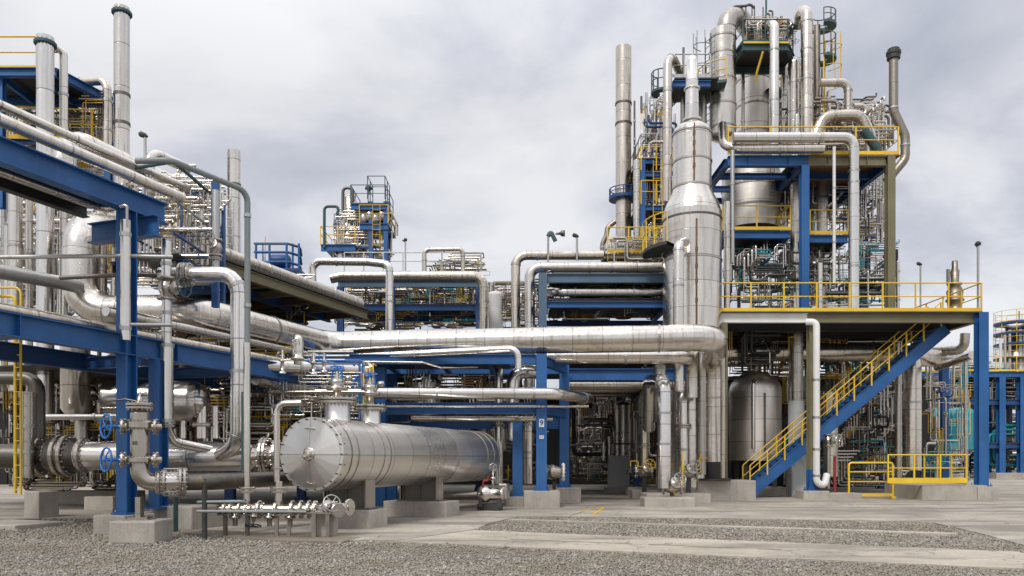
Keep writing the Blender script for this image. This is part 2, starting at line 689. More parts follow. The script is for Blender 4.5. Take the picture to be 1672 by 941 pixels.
def ladder(parent, x, y, z0, z1, face=(0, -1), w=.42, mat='yellow', cage=True, name='ladder'):
    f = Vector((face[0], face[1], 0)).normalized()
    s_ = Z.cross(f)
    c = Vector((x, y, 0))
    mb = MB()
    for k in (-1, 1):
        mb.box(c + s_ * (k * w / 2) + Z * ((z0 + z1) / 2), (.05, .02, z1 - z0), axes=(f, s_, Z))
    n = int((z1 - z0) / .3)
    for i in range(n):
        z = z0 + .15 + i * .3
        mb.tube([c - s_ * w / 2 + Z * z, c + s_ * w / 2 + Z * z], .014, 5)
    if cage:
        zc = z0 + 2.2
        while zc < z1:
            arc = [c + s_ * (math.cos(g) * .36) + f * (.12 + math.sin(g) * .62) + Z * zc for g in [pi * q / 8 for q in range(9)]]
            mb.tube(arc, .018, 5, R=.01, gores=1)
            zc += .9
        for g in (.5, 1.2, 1.95, 2.65):
            o = s_ * (math.cos(g) * .36) + f * (.12 + math.sin(g) * .62)
            if z1 > z0 + 2.3:
                mb.tube([c + o + Z * (z0 + 2.2), c + o + Z * z1], .014, 5)
    return obj(name, mb, mat, parent)


def ringdeck(parent, c, r0, r1, a0=0, a1=2 * pi, mat='blue', rail='yellow', h=1.05, th=.14, n=20):
    """ring platform round a column with its handrail"""
    c = Vector(c)
    mb = MB()
    vs, fs = [], []
    for i in range(n + 1):
        a = a0 + (a1 - a0) * i / n
        d = Vector((math.cos(a), math.sin(a), 0))
        vs += [c + d * r0 - Z * th, c + d * r1 - Z * th, c + d * r1, c + d * r0]
    for i in range(n):
        o = i * 4
        for k in range(4):
            fs.append((o + k, o + (k + 1) % 4, o + 4 + (k + 1) % 4, o + 4 + k))
    mb.add(vs, fs)
    d = obj('ring_platform', mb, mat, parent)
    m2 = MB()
    for hh, rr in ((h, .024), (h * .52, .019)):
        m2.tube([c + Vector((math.cos(a), math.sin(a), 0)) * (r1 - .03) + Z * hh for a in [a0 + (a1 - a0) * i / n for i in range(n + 1)]], rr, 6, R=.01, gores=1)
    for i in range(0, n + 1, 2):
        a = a0 + (a1 - a0) * i / n
        p = c + Vector((math.cos(a), math.sin(a), 0)) * (r1 - .03)
        m2.box(p + Z * h / 2, (.04, .04, h))
    obj('handrail', m2, rail, d)
    return d


def vessel(name, label, cat, px, Y, yb, yt, wpx, mat='clad', top='dome', bottom='flat', bands=(), bandmat='dark_steel', group=None, sheet=1.2, neck=None, head=.5):
    """upright cylinder given by its place in the photo"""
    b, t = P(px, yb, Y), P(px, yt, Y)
    r = wpx / 2 / F * Y
    H = t.z - b.z
    hd = r * head
    prof = []
    if bottom == 'cone':
        prof += [(r * .25, 0), (r, r * 1.0)]
    elif bottom == 'dome':
        prof += [(r * math.sin(a), hd * (1 - math.cos(a))) for a in [pi / 2 * k / 6 for k in range(7)]]
    else:
        prof += [(0, 0), (r, 0), (r, 0)]
    if top == 'dome':
        prof += [(r, H - hd)] + [(r * math.cos(a), H - hd + hd * math.sin(a)) for a in [pi / 2 * k / 7 for k in range(8)]]
    elif top == 'open':
        prof += [(r, H), (r, H), (r * .93, H), (r * .93, H), (r * .93, H - r), (0, H - r)]
    else:
        prof += [(r, H), (r, H), (0, H + r * .12)]
    th = thing(name, label, cat, b, group)
    obj('shell', MB().lathe(b, Z, prof, segs(r) + 8, sheet), mat, th)
    for f in bands:
        obj('seam_band', MB().lathe(b + Z * (H * f - .04), Z, [(r * .98, 0), (r + .03, 0), (r + .03, 0), (r + .03, .08), (r + .03, .08), (r * .98, .08)], segs(r) + 8, smooth=False), bandmat, th)
    if neck:
        nr, nh = neck
        q = t - Z * .05
        obj('nozzle', MB().lathe(q, Z, [(nr, 0), (nr, nh), (nr, nh), (nr * 1.6, nh), (nr * 1.6, nh + .06), (0, nh + .06)], 16), 'steel', th)
    return th, r, b, t


# ------------------------------------------------------------------ camera, sky, sun
S = bpy.context.scene
cam = bpy.data.cameras.new('camera')
cam.sensor_width = 36
cam.lens = 36 * F / 1672
cam.shift_y = (HZ - 470.5) / 1672
cam.clip_end = 3000
co = bpy.data.objects.new('camera', cam)
C.objects.link(co)
co.location = (0, 0, CH)
co.rotation_euler = (pi / 2, 0, 0)
S.camera = co
S.view_settings.view_transform = 'Standard'
S.view_settings.look = 'None'
S.view_settings.exposure = 0.40
S.view_settings.gamma = 1
S.view_settings.use_curve_mapping = False
S.cycles.max_bounces = 8
S.cycles.glossy_bounces = 5
S.cycles.diffuse_bounces = 3
S.cycles.use_denoising = True

SUN_EL, SUN_AZ = math.radians(48), math.radians(205)      # from behind the camera, a little to the left
w = bpy.data.worlds.new('World')
S.world = w
w.use_nodes = True
nt = w.node_tree
nt.nodes.clear()
L = nt.links.new
out = nd(nt, 'ShaderNodeOutputWorld')
sky = nd(nt, 'ShaderNodeTexSky', sky_type='NISHITA', sun_disc=False, sun_elevation=SUN_EL, sun_rotation=SUN_AZ)
b1 = nd(nt, 'ShaderNodeBackground', i_Strength=.10)
L(sky.outputs[0], b1.inputs[0])
tc = nd(nt, 'ShaderNodeTexCoord')
sp = nd(nt, 'ShaderNodeSeparateXYZ')
L(tc.outputs['Generated'], sp.inputs[0])
zc = mathn(nt, 'ADD', mathn(nt, 'MAXIMUM', sp.outputs[2], 0.0), .22)
cb = nd(nt, 'ShaderNodeCombineXYZ')
L(mathn(nt, 'DIVIDE', sp.outputs[0], zc), cb.inputs[0])
L(mathn(nt, 'DIVIDE', sp.outputs[1], zc), cb.inputs[1])
off = nd(nt, 'ShaderNodeVectorMath', operation='ADD')
L(cb.outputs[0], off.inputs[0])
off.inputs[1].default_value = (3.3, 1.1, 0)
c1 = nd(nt, 'ShaderNodeTexNoise', i_Scale=1.7, i_Detail=9.0, i_Roughness=.54, i_Distortion=.35)
L(off.outputs[0], c1.inputs['Vector'])
c2 = nd(nt, 'ShaderNodeTexNoise', i_Scale=.7, i_Detail=3.0, i_Roughness=.5)
L(off.outputs[0], c2.inputs['Vector'])
cl = mathn(nt, 'ADD', mathn(nt, 'MULTIPLY', c1.outputs[0], .55), mathn(nt, 'MULTIPLY', c2.outputs[0], .45))
ccol = ramp(nt, cl, [(.38, (.38, .395, .45)), (.455, (.475, .485, .53)), (.51, (.60, .60, .625)), (.58, (.69, .69, .695))])
# an overcast sky is brightest overhead, and the cloud behind the camera is the bright side
up = nd(nt, 'ShaderNodeMapRange', i_1=.42, i_2=.95, i_3=1.0, i_4=2.1)
L(sp.outputs[2], up.inputs[0])
ccol = mixc(nt, 1.0, ccol, up.outputs[0], 'MULTIPLY')
b2 = nd(nt, 'ShaderNodeBackground', i_Strength=1.0)
L(ccol, b2.inputs[0])
mx = nd(nt, 'ShaderNodeMixShader', i_0=.88)
L(b1.outputs[0], mx.inputs[1])
L(b2.outputs[0], mx.inputs[2])
L(mx.outputs[0], out.inputs[0])

sl = bpy.data.lights.new('sun', 'SUN')
sl.energy = 1.5
sl.angle = math.radians(14)
sl.color = (1, .95, .88)
so = bpy.data.objects.new('sun', sl)
C.objects.link(so)
sd = Vector((math.sin(SUN_AZ) * math.cos(SUN_EL), math.cos(SUN_AZ) * math.cos(SUN_EL), math.sin(SUN_EL)))
so.rotation_euler = (-sd).to_track_quat('-Z', 'Y').to_euler()
so.location = sd * 60

# ------------------------------------------------------------------ ground
B = 900
obj('ground', MB().add([Vector((-B, -B, 0)), Vector((B, -B, 0)), Vector((B, B, 0)), Vector((-B, B, 0))], [(0, 1, 2, 3)]), 'gravel', kind='structure')
edge = [G(-260, 853), G(0, 852), G(160, 846), G(292, 846), G(300, 868), G(540, 885), G(648, 886), G(773, 868), G(800, 857), G(846, 846), G(1000, 847),
        G(1250, 850), G(1440, 853), G(1523, 856), G(1600, 874), G(1690, 899), G(1900, 960)]
apron = [(p.x, p.y) for p in edge] + [(60, 12), (130, 30), (200, 120), (200, 320), (-200, 320), (-120, 60), (-60, 24)]
obj('concrete_pavement', MB().poly(apron, -.2, .045), 'apron', kind='structure')
q = [G(640, 886), G(773, 868.5), G(1626, 903), G(1700, 934)]
q[0] = q[0] + Vector((.0, -.12, 0))
obj('concrete_path', MB().poly([(q[0].x, q[0].y), (q[3].x + .4, q[3].y - .15), (q[2].x + .3, q[2].y - .1), (q[1].x, q[1].y)], -.2, .038), 'path', kind='structure')
k0, k1 = G(831, 851), G(1562, 875)
kd = (k1 - k0).normalized()
kn = Z.cross(kd) * .16
obj('kerb_strip', MB().poly([(p.x, p.y) for p in (k0 - kn, k1 - kn, k1 + kn, k0 + kn)], -.1, .05), 'path', kind='structure')
# worn yellow line on the path, as on the photo's slab
pd_ = (q[3] - q[0]).normalized()
pn = Z.cross(pd_)
ln = MB()
for a_, b_ in ((2.0, 4.4), (4.7, 6.2), (6.6, 7.0)):
    c_ = q[0] + pd_ * ((a_ + b_) / 2) + pn * 1.15
    ln.box((c_.x, c_.y, .0405), (b_ - a_, .06, .004), math.atan2(pd_.y, pd_.x))
obj('road_marking', ln, 'olive', kind='structure')
ym = MB()
for a_, b_ in ((G(945, 839), G(984, 829)), (G(968, 844), G(986, 831))):
    d = b_ - a_
    c_ = (a_ + b_) / 2
    ym.box((c_.x, c_.y, .0495), (d.length, .07, .005), math.atan2(d.y, d.x))
obj('road_marking', ym, 'yellow', kind='structure')
dp = [G(300, 874), G(300, 866), G(470, 876), G(590, 881), G(560, 889), G(440, 886)]
obj('dirt_patch', MB().poly([(p.x, p.y) for p in dp], .0, .049), 'dirt', kind='structure')
for nm, pts in (('pavement_joint', [G(560, 852), G(800, 840)]), ('pavement_joint', [G(930, 846), G(985, 826)]), ('pavement_joint', [G(985, 826), G(1700, 826)])):
    d = (pts[1] - pts[0]).normalized()
    n_ = Z.cross(d) * .012
    obj(nm, MB().poly([(p.x, p.y) for p in (pts[0] - n_, pts[1] - n_, pts[1] + n_, pts[0] + n_)], .0, .047), 'shade_joint_black', kind='structure')

# loose stones over the gravel in front of and between the slabs
rs = np.random.RandomState(3)


def inside(px, py, poly):
    r = np.zeros(px.shape, bool)
    n = len(poly)
    for i in range(n):
        x0, y0 = poly[i]
        x1, y1 = poly[(i + 1) % n]
        c = ((y0 > py) != (y1 > py)) & (px < (x1 - x0) * (py - y0) / (y1 - y0 + 1e-12) + x0)
        r ^= c
    return r


def stones():
    N = 300000
    Y = 9.3 + (22 - 9.3) * rs.rand(N) ** 1.25
    X = (rs.rand(N) * 2 - 1) * Y * .72
    ok = np.ones(N, bool)
    pathp = [(q[0].x, q[0].y), (q[3].x + .4, q[3].y - .15), (q[2].x + .3, q[2].y - .1), (q[1].x, q[1].y)]
    ker = [(p.x, p.y) for p in (k0 - kn, k1 - kn, k1 + kn, k0 + kn)]
    for poly in (apron, pathp, ker):
        near = ~inside(X, Y - .35 * rs.rand(N), poly) | ~inside(X + .2, Y + .25 * rs.rand(N), poly)
        ok &= ~inside(X, Y, poly) | (rs.rand(N) < .003) | (near & (rs.rand(N) < .10))
    dens = .5 + .5 * np.sin(1.3 * X + .8 * np.sin(.9 * Y)) * np.sin(1.1 * Y - .5 * X + 1.0 * np.sin(.7 * X))
    ok &= rs.rand(N) < .45 + .75 * dens
    X, Y = X[ok], Y[ok]
    N = len(X)
    size = (.0085 + .018 * rs.rand(N) ** 2.5 + .024 * (rs.rand(N) < .012)) * (1 + .25 * (Y > 14))
    base = np.array([(1, 0, 0), (0, 1, 0), (-1, 0, 0), (0, -1, 0), (0, 0, 1), (0, 0, -.8)], float)
    fac = np.array([(0, 1, 4), (1, 2, 4), (2, 3, 4), (3, 0, 4), (1, 0, 5), (2, 1, 5), (3, 2, 5), (0, 3, 5)])
    v = base[None] * (1 + .45 * (rs.rand(N, 6, 1) - .5)) + .25 * (rs.rand(N, 6, 3) - .5)
    v *= (size[:, None, None] * (np.array([1, 1, .62]) * (.8 + .6 * rs.rand(N, 1, 3))))
    a = rs.rand(N) * 2 * np.pi
    ca, sa = np.cos(a)[:, None], np.sin(a)[:, None]
    x = v[..., 0] * ca - v[..., 1] * sa + X[:, None]
    y = v[..., 0] * sa + v[..., 1] * ca + Y[:, None]
    z = v[..., 2] + (size * .35)[:, None] + (.01 * rs.rand(N))[:, None]
    co_ = np.stack([x, y, z], -1).reshape(-1, 3)
    fi = (fac[None] + (np.arange(N) * 6)[:, None, None]).reshape(-1)
    me = bpy.data.meshes.new('gravel')
    me.vertices.add(N * 6)
    me.vertices.foreach_set('co', co_.ravel())
    me.loops.add(N * 24)
    me.loops.foreach_set('vertex_index', fi)
    me.polygons.add(N * 8)
    me.polygons.foreach_set('loop_start', np.arange(N * 8) * 3)
    uvl = me.uv_layers.new(name='UVMap')
    uu = np.repeat(rs.rand(N), 24)
    uvl.data.foreach_set('uv', np.stack([uu, uu], -1).ravel())
    me.materials.append(MATS['stones'])
    me.update(calc_edges=True)
    o = bpy.data.objects.new('gravel', me)
    C.objects.link(o)
    tag(o, 'loose grey gravel spread before the concrete slabs', 'gravel', None, 'stuff')


stones()


# ================================================================== LEFT: pipe rack, stacks, valves
# -- the near rack portal
A0 = P(207, 850, 16.5)
rk = thing('pipe_rack', 'tall blue steel rack carrying silver pipes, with its post behind the handwheel valve', 'pipe rack', (A0.x, A0.y, .42))
ax_, ay_ = A0.x, A0.y
column(rk, ax_, ay_, .42, 6.93, .29, 'blue', rot=-AZ)
g0 = Vector((ax_, ay_, 7.16))
gs, ge = along(g0, -170) - Z * 0, along(g0, 268)
beam(rk, gs, ge, .46, .28, 'blue')
gb = g0 - V * 2.6
beam(rk, along(gb, -170) + V * 1.1, gb + U * .3 + V * 1.1, .26, .2, 'dark_steel')
beam(rk, g0 - V * 1.5 - Z * .46 + U * .45, g0 + V * .42 - Z * .46 + U * .45, .44, .26, 'blue', 'cross_beam')
beam(rk, g0 - V * 2.6 - U * 3.0 - Z * .1, g0 - U * 3.0 - Z * .1 - V * .15, .34, .2, 'dark_steel', 'cross_beam')
lz = 4.05
l0 = Vector((ax_, ay_, lz)) + U * .35
beam(rk, along(l0, -160), along(l0, 520), .44, .26, 'blue', stiff=3)
l1 = l0 - V * 3.4
beam(rk, along(l1, -160), l1 + U * 9, .42, .24, 'blue_deep')
for t_ in (-2.6, 1.6, 4.2, 7.0):
    beam(rk, l0 + U * t_ - V * .14 - Z * .02, l1 + U * t_ + V * .12 - Z * .02, .3, .18, 'blue_deep', 'cross_beam')
B0 = l0 + U * .45 + V * .08
column(rk, B0.x, B0.y, .5, lz - .22, .29, 'blue', rot=-AZ)
# soffit deck below the girder, then a rear deck added for shade
dk = MB()
m_ = (along(gb, -170) + gs) / 2
dk.box(((along(g0, -170) + g0) / 2 - V * .85 + U * .1) + Z * .08, ((g0 - along(g0, -170)).length, 1.2, .03), math.atan2(U.y, U.x))
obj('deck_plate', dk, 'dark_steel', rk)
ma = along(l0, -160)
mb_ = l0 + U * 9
obj('deck_plate', MB().box(l0 - V * 8.6 + U * 9.5 + Z * .1, (15, 9.6, .04), math.atan2(U.y, U.x)), 'dark_steel', rk)  # wide deck added to shade the ground behind the rack
cp = Vector((ax_ - .27, ay_ - .25, 0))
plinth('low concrete plinth under the blue post behind the handwheel valve', ax_ - .05, ay_, .9, .8, .42, -AZ)
plinth('concrete plinth under the short blue post behind the round flange', B0.x + .45, B0.y + .35, 1.2, .9, .55, -AZ)

# pipes lying on the rack
p1 = P(220, 290, 17.2)
pipe('rack_pipe', 'silver pipe on the blue rack girder, ending in a blunt cap above the bracket', [along(p1, -160), along(p1, 297)], .125, 'clad', sheet=1.6)
p2 = P(220, 270, 18.6)
pipe('rack_pipe', 'slimmer silver pipe sloping along the rack behind the capped one', [along(p2, -160), along(p2, 312)], .10, 'clad', sheet=1.6)
p3 = P(100, 221, 21)
pipe('rack_pipe', 'thick pale insulated pipe lying between the two tall stacks', [p3 + V * .1 - Z * 1.5, p3 + V * .1, along(p3, 232), along(p3, 330)], .30, 'clad', sheet=1.1)
p4 = P(110, 320, 16.0)
pipe('rack_pipe', 'thin brown-grey pipe hung under the blue girder', [along(p4, -160), along(p4, 168), along(p4, 168) + V * .5], .075, 'clad_warm')
p5 = P(60, 302, 15.4)
pipe('rack_pipe', 'dull pipe tucked up beneath the girder beside the thin brown one', [along(p5, -160), along(p5, 150)], .09, 'clad_dull')
p6 = P(100, 462, 19.5)
pipe('rack_pipe', 'grey-green pipe slanting across the stacks above the yellow ladder', [along(p6 - Z * .2, -160), along(p6, 100), along(p6, 130)], .17, 'galvanised')
p7 = P(100, 420, 16.2)
pipe('tie_pipe', 'thin dark level pipe crossing in front of the looped pipe', [P(-60, 421, 16.1), P(200, 418, 16.1), P(282, 420, 16.4)], .045, 'galvanised')
pipe('tie_pipe', 'thin dark level pipe just under the other, tied to the post', [P(98, 454, 17.5), P(200, 449, 17.5), P(330, 452, 18)], .05, 'dark_pipe')
pipe('tie_pipe', 'short teal-grey bar at the foot of the silver conduit, crossing to the slim standpipe', [P(196, 530, 15.9), P(280, 531, 16.4)], .04, 'galvanised')

# the blue roofed platform at the top left with stacks around
pf = thing('roof_platform', 'blue high platform among the stacks, with an open steel underside', 'platform', P(60, 250, 25))
ra, rb = P(92, 119, 24), P(164, 159, 25.7)
zt = ra.z
rl = Vector((P(-70, 119, 24).x, 24, zt))
rbk = Vector((rl.x, 26.0, zt))
rbb = ra + U * 2.1
beam(pf, rl, ra, .26, .2, 'blue')
beam(pf, ra + U * .14, rbb, .26, .2, 'blue')
beam(pf, rbk, rbb - V * .15 * 0, .26, .2, 'blue_deep')
for k in range(2):
    beam(pf, rl + Vector((1.2 + 1.3 * k, .12, -.02)), rbk + Vector((1.2 + 1.3 * k, -.1, -.02)), .2, .12, 'blue', 'cross_beam')
obj('deck_plate', MB().poly([(p.x, p.y) for p in (rl, ra, rbb, rbk)], zt + .135, zt + .16), 'dark_steel', pf)
handrail(pf, [Vector((p.x, p.y, zt + .16)) for p in (P(-70, 119, 24.15), P(60, 119, 24.15))], 1.05)
for p in (rbb - U * .15, P(2, 250, 24.2)):
    column(pf, p.x, p.y, 9.5, zt - .13, .2, 'blue', plate=False)
beam(pf, P(-60, 226, 24.6), P(176, 236, 25.5), .2, .16, 'blue_deep')
beam(pf, P(-60, 232, 27), P(190, 240, 27), .2, .16, 'blue_deep')
handrail(pf, [P(-60, 224, 24.5), P(150, 232, 25.3), P(178, 226, 27)], 1.05)
vessel('process_vessel', 'grey upright vessel standing under the blue roofed platform', 'vessel', 124, 26.3, 250, 176, 31, 'clad_dull', 'dome', neck=(.12, .25))
vessel('process_vessel', 'pale round-topped vessel at the far edge under the blue platform', 'vessel', 49, 26.6, 250, 172, 27, 'clad', 'dome', neck=(.1, .2))


def stack(label, px, Y, yb, yt, wpx, mat='clad', collar=(), name='exhaust_stack', rings=(), sheet=1.35, top=None):
    b, t = P(px, yb, Y), P(px, yt, Y)
    r = wpx / 2 / F * Y
    H = t.z - b.z
    th = thing(name, label, 'stack', b)
    obj('shell', MB().lathe(b, Z, [(r, 0), (r, H), (r, H), (r * .9, H), (r * .9, H), (r * .9, H - 1.2), (0, H - 1.2)], 32, sheet), mat, th)
    for y in collar:
        z = P(px, y, Y).z - b.z
        obj('collar', flange_mb(b + Z * z, Z, r * 1.3, .1, 14), 'teal_dark', th)
    for y in rings:
        z = P(px, y, Y).z - b.z
        obj('seam_band', MB().lathe(b + Z * z, Z, [(r * .97, 0), (r * 1.08, 0), (r * 1.08, 0), (r * 1.08, .09), (r * 1.08, .09), (r * .97, .09)], 32, smooth=False), 'dark_pipe', th)
    return th, r, b, t


s1, r1, b1_, t1 = stack('tall bright stack with a dark collar and a hooked side pipe', 74, 22, 690, 61, 26, 'clad_bright', (72,), rings=(456,))
pipe('hooked_pipe', 'slim pipe hooked over into the top of the collared stack', [P(104, 520, 22.4), P(104, 80, 22.4), P(78, 80, 22.2)], .11, 'clad', bands=(.3, .62, .8))
s3, r3, b3, t3 = stack('tallest stack on the far side of the roofed platform, with two dark rings', 199, 24.5, 560, 13, 24, 'clad', (22,), rings=(158, 205))
pipe('rail_conduit', 'thin cable conduit clipped to the side of the tallest ringed stack', [P(187, 240, 24.4), P(187, 32, 24.4)], .03, 'galvanised')
pipe('goose_pipe', 'pipe leaving the roofed platform level and turning straight down by the tall stack', [P(112, 136, 25.4), P(175, 132, 25), P(175, 250, 25)], .13, 'clad_warm', bands=(.12, .55, .8))
s6, r6, b6, t6 = stack('plain open-topped stack beside the dark conduit frame', 382, 27, 640, 247, 21, 'clad', (), rings=(305,))
ladder(s6, P(374, 400, 26.6).x, 26.6, P(0, 420, 26.6).z, P(0, 330, 26.6).z, (0, -1), .3, 'galvanised', False)
pipe('elbow_pipe', 'short upright pipe with an elbow, standing behind the blue girder end', [P(244, 420, 20), P(244, 246, 20), along(P(244, 246, 20), 305)], .135, 'clad', bands=(.25, .45))
for k, (px, wd, Y, yt) in enumerate(((25, 20, 23.6, 300), (48, 11, 24.2, 318), (8, 12, 24.8, 310))):
    pipe('standpipe', ['stout silver standpipe at the edge beyond the yellow ladder', 'slim silver standpipe squeezed between stout standpipe and stack', 'dark slim standpipe half cut by the photo edge'][k],
         [P(px, 640, Y), P(px, yt, Y)], wd / 2 / F * Y, ['clad', 'clad', 'clad_dull'][k], bands=(.3, .7))
# small tubular frame right of the girder end
tf = thing('tube_trestle', 'dark tubular frame of small pipes hung beside the plain stack', 'pipe frame', P(300, 400, 19))
fa, fb = P(284, 264, 18.2), P(362, 298, 21.2)
f0 = Vector((fa.x, fa.y, fa.z))
fl = Vector((fb.x, fb.y, fa.z))
for a, b, r in ((fa - V * 1.2, fa, .045), (fa, fl, .045), (fa - V * 1.2, fl - V * 1.2, .035), (fl - V * 1.3, fl, .035)):
    obj('top_rail', MB().tube([a, b], r, 8), 'teal_dark', tf)
for dz in (.9, 1.7):
    for sh in (.0, 1.2):
        obj('cross_rail', MB().tube([fa - V * sh - Z * dz, fl - V * sh - Z * dz], .035, 7), 'blue_deep' if dz > 1 else 'galvanised', tf)
for p in (fl, fl - V * 1.2, fa + U * 1.4):
    obj('post', MB().box(p - Z * 1.6, (.16, .16, 3.2)), 'blue_deep', tf)
beam(tf, fl - Z * 2.3 - V * 1.5, fl - Z * 2.3 + V * .1, .3, .16, 'blue')
beam(tf, fa - Z * 2.3 - V * .2 + U * .5, fl - Z * 2.3 - U * .1, .26, .14, 'blue')
obj('deck_plate', MB().box((fa + fl) / 2 - Z * 2.12 - V * .7, ((fl - fa).length, 1.3, .03), math.atan2((fl - fa).y, (fl - fa).x)), 'dark_steel', tf)
pipe('conduit_pipe', 'dark teal conduit dropping in one long leg to the ground by the manifold', [P(222, 263, 15.4), P(279, 262, 15.4), P(404, 313, 17), P(404, 866, 17)], .065, 'teal_grey', bands=(.3, .5, .7), R=.25)

# the big looped pipe: up, over, down, towards us, along the rack, across the picture and down
c0 = P(312, 508, 20.2)
zb = c0.z
c1_ = along(c0, 534)
loop = [P(200, 372, 23.0), P(131, 372, 20.4), Vector((P(131, 0, 20.4).x, 20.4, zb)), c0, c1_, Vector((P(1166, 0, 24.6).x, 24.6, zb)), Vector((P(1166, 0, 28.9).x, 28.9, zb - .05)), Vector((P(1166, 0, 28.9).x, 28.9, 1.5))]
bp = thing('main_pipe', 'very thick silver insulated pipe looping up at one end and crossing over the blue frame', 'pipe', loop[-1])
obj('pipe_run', MB().tube(loop, .43, 40, .82, .92, True, 6), 'clad', bp)
for f in (.165, .31, .60, .72, .93):
    c, d = station(loop, .82, f)
    obj('clamp_band', MB().lathe(c - d * .04, d, [(.42, 0), (.452, 0), (.452, 0), (.452, .07), (.452, .07), (.42, .07)], 36, smooth=False), 'clad_dull', bp)
obj('base_plate', MB().lathe(loop[-1] - Z * .68, Z, [(.62, 0), (.62, 0), (.62, .05), (.62, .05), (.3, .06), (.3, .06), (.43, .7)], 28, smooth=False), 'dark_steel', bp)
zz = zb - .54
c2_ = c0 - Z * .54 + U * .1 + V * .25
c3_ = along(c2_, 534)
pipe('under_pipe', 'pipe slung right below the thick main pipe and turning down at its elbow', [c2_ - U * 3, c2_, c3_, Vector((P(846, 0, 24.0).x, 24.0, zz + .1)), Vector((P(846, 0, 24.0).x, 24.0, zz - .55))], .115, 'clad_bright', bands=(.3, .75))
pipe('under_pipe', 'thick pale pipe ending in an elbow below the main pipe end', [P(560, 584, 27), P(890, 583, 26.6), P(1118, 583, 26.2), P(1128, 586, 28.2), P(1128, 650, 28.2)], .24, 'clad', bands=(.5, .66))
pipe('under_pipe', 'slender bright pipe just beneath the main pipe bend', [P(860, 571, 25.6), P(1176, 569, 25.6), P(1180, 572, 27.5), P(1180, 780, 28.2)], .085, 'clad_bright')

# companion pipe, bottom drum and the bottom header
pipe('drop_pipe', 'medium silver pipe dropping beside the looped pipe with seamed bands', [P(165, 345, 21.4), P(165, 512, 21.4), P(192, 520, 20.4), P(232, 520, 20)], .155, 'clad_warm', bands=(.15, .3, .45, .6, .75))
pipe('drop_pipe', 'thin banded pipe hanging behind the blue post near the looped pipe', [P(187, 350, 22.5), P(187, 505, 22.5), P(210, 508, 22.5)], .075, 'clad_warm', bands=(.3, .5, .8))
dv, dr, _, _ = vessel('drop_pipe', 'broad upright silver leg with a narrow foot under the lower blue beam', 'pipe', 123, 21.6, 690, 524, 44, 'clad', 'flat', 'cone', bands=(.55,), bandmat='clad_dull', sheet=1.1)
pipe('drop_pipe', 'narrow dull pipe joining the broad leg to the ground header', [P(133, 686, 21.6), P(133, 742, 21.6)], .17, 'clad_dull')
hd0 = P(92, 744, 18.4)
hdr = thing('ground_header', 'thick low silver pipe running behind the blue post to the exchanger', 'pipe', P(92, 770, 18.4))
obj('pipe_run', MB().tube([P(130, 744, 18.4), P(402, 746, 18.4)], .345, 36, sheet=1.3), 'clad_bright', hdr)
obj('end_cap', MB().lathe(P(402, 746, 18.4), (1, 0, 0), [(.345, 0)] + [(.345 * math.cos(a), .25 * math.sin(a)) for a in [pi / 2 * k / 6 for k in range(7)]], 32), 'clad', hdr)
for px, rr in ((138, .42), (112, .5), (100, .5), (84, .36)):
    obj('flange', flange_mb(P(px, 744, 18.4), (1, .0, 0), rr, .11, 18), 'steel' if px < 130 else 'clad_dull', hdr)
obj('valve_body', MB().lathe(P(138, 744, 18.4), (-1, 0, 0), [(.3, 0), (.36, .2), (.46, .4), (.46, .7), (.3, .9), (.26, 1.1)], 28), 'dark_pipe', hdr)
nz = MB().tube([P(402, 746, 18.4) + Vector((.1, 0, 0)), P(456, 744, 18.5)], .24, 24)
obj('connector', nz, 'clad', hdr)
for px, rr in ((431, .46), (437, .46), (452, .4)):
    obj('flange', flange_mb(P(px, 744, 18.45), (1, .02, 0), rr, .07, 18), 'steel', hdr)
pipe('hook_pipe', 'bright pipe with a right-angle elbow plunging into the low header', [P(262, 449, 17.75), P(389, 448, 17.75), P(389, 722, 17.75), P(360, 744, 18.2)], .175, 'clad_bright', flanges=(.085, .105), bands=(.3, .62, .86), R=.42)
pipe('slim_standpipe', 'slim standpipe with a blue-grey lower sleeve joining the low header', [P(272, 392, 17.4), P(272, 700, 17.4), P(284, 722, 17.7), P(345, 735, 18.2)], .11, 'clad_bright', bands=(.1, .3, .44), flanges=(.76,), valves=((.2, (1, -.3, 0), 'teal_dark'),))
obj_s = pipe('slim_sleeve', 'shiny blue-grey sleeve around the lower part of slim standpipe', [P(272, 562, 17.4), P(272, 690, 17.4)], .15, 'steel_shiny', bands=(.02, .98))
pipe('post_conduit', 'bright silver conduit standing against the front of the tall blue post', [P(205, 360, 15.95), P(205, 556, 15.95)], .10, 'steel_shiny', bands=(.12, .9))
pipe('post_conduit', 'thin hooked wire conduit at the top of the tall blue post', [P(196, 338, 15.9), P(207, 334, 15.9), P(207, 372, 15.9)], .035, 'steel')

# round-ended drum behind
dc = P(316, 656, 21.6)
dm = thing('process_drum', 'shiny round-ended drum with a bottom nozzle in the shade behind the standpipe', 'drum', dc - Z * 1.4)
rr = .58
obj('shell', MB().lathe(dc - Vector((2.2, .4, 0)), (1, .15, 0), [(rr, 0), (rr, 2.2)] + [(rr * math.cos(a), 2.2 + .5 * math.sin(a)) for a in [pi / 2 * k / 7 for k in range(8)]], 36, 1.2), 'clad_bright', dm)
for px in (330, 300, 352):
    obj('nozzle', MB().tube([P(px, 664, 21.4), P(px, 716, 21.4)], .15 if px == 330 else .08, 14), 'steel_shiny', dm)
obj('flange', flange_mb(P(330, 694, 21.4), Z, .27, .08), 'steel', dm)

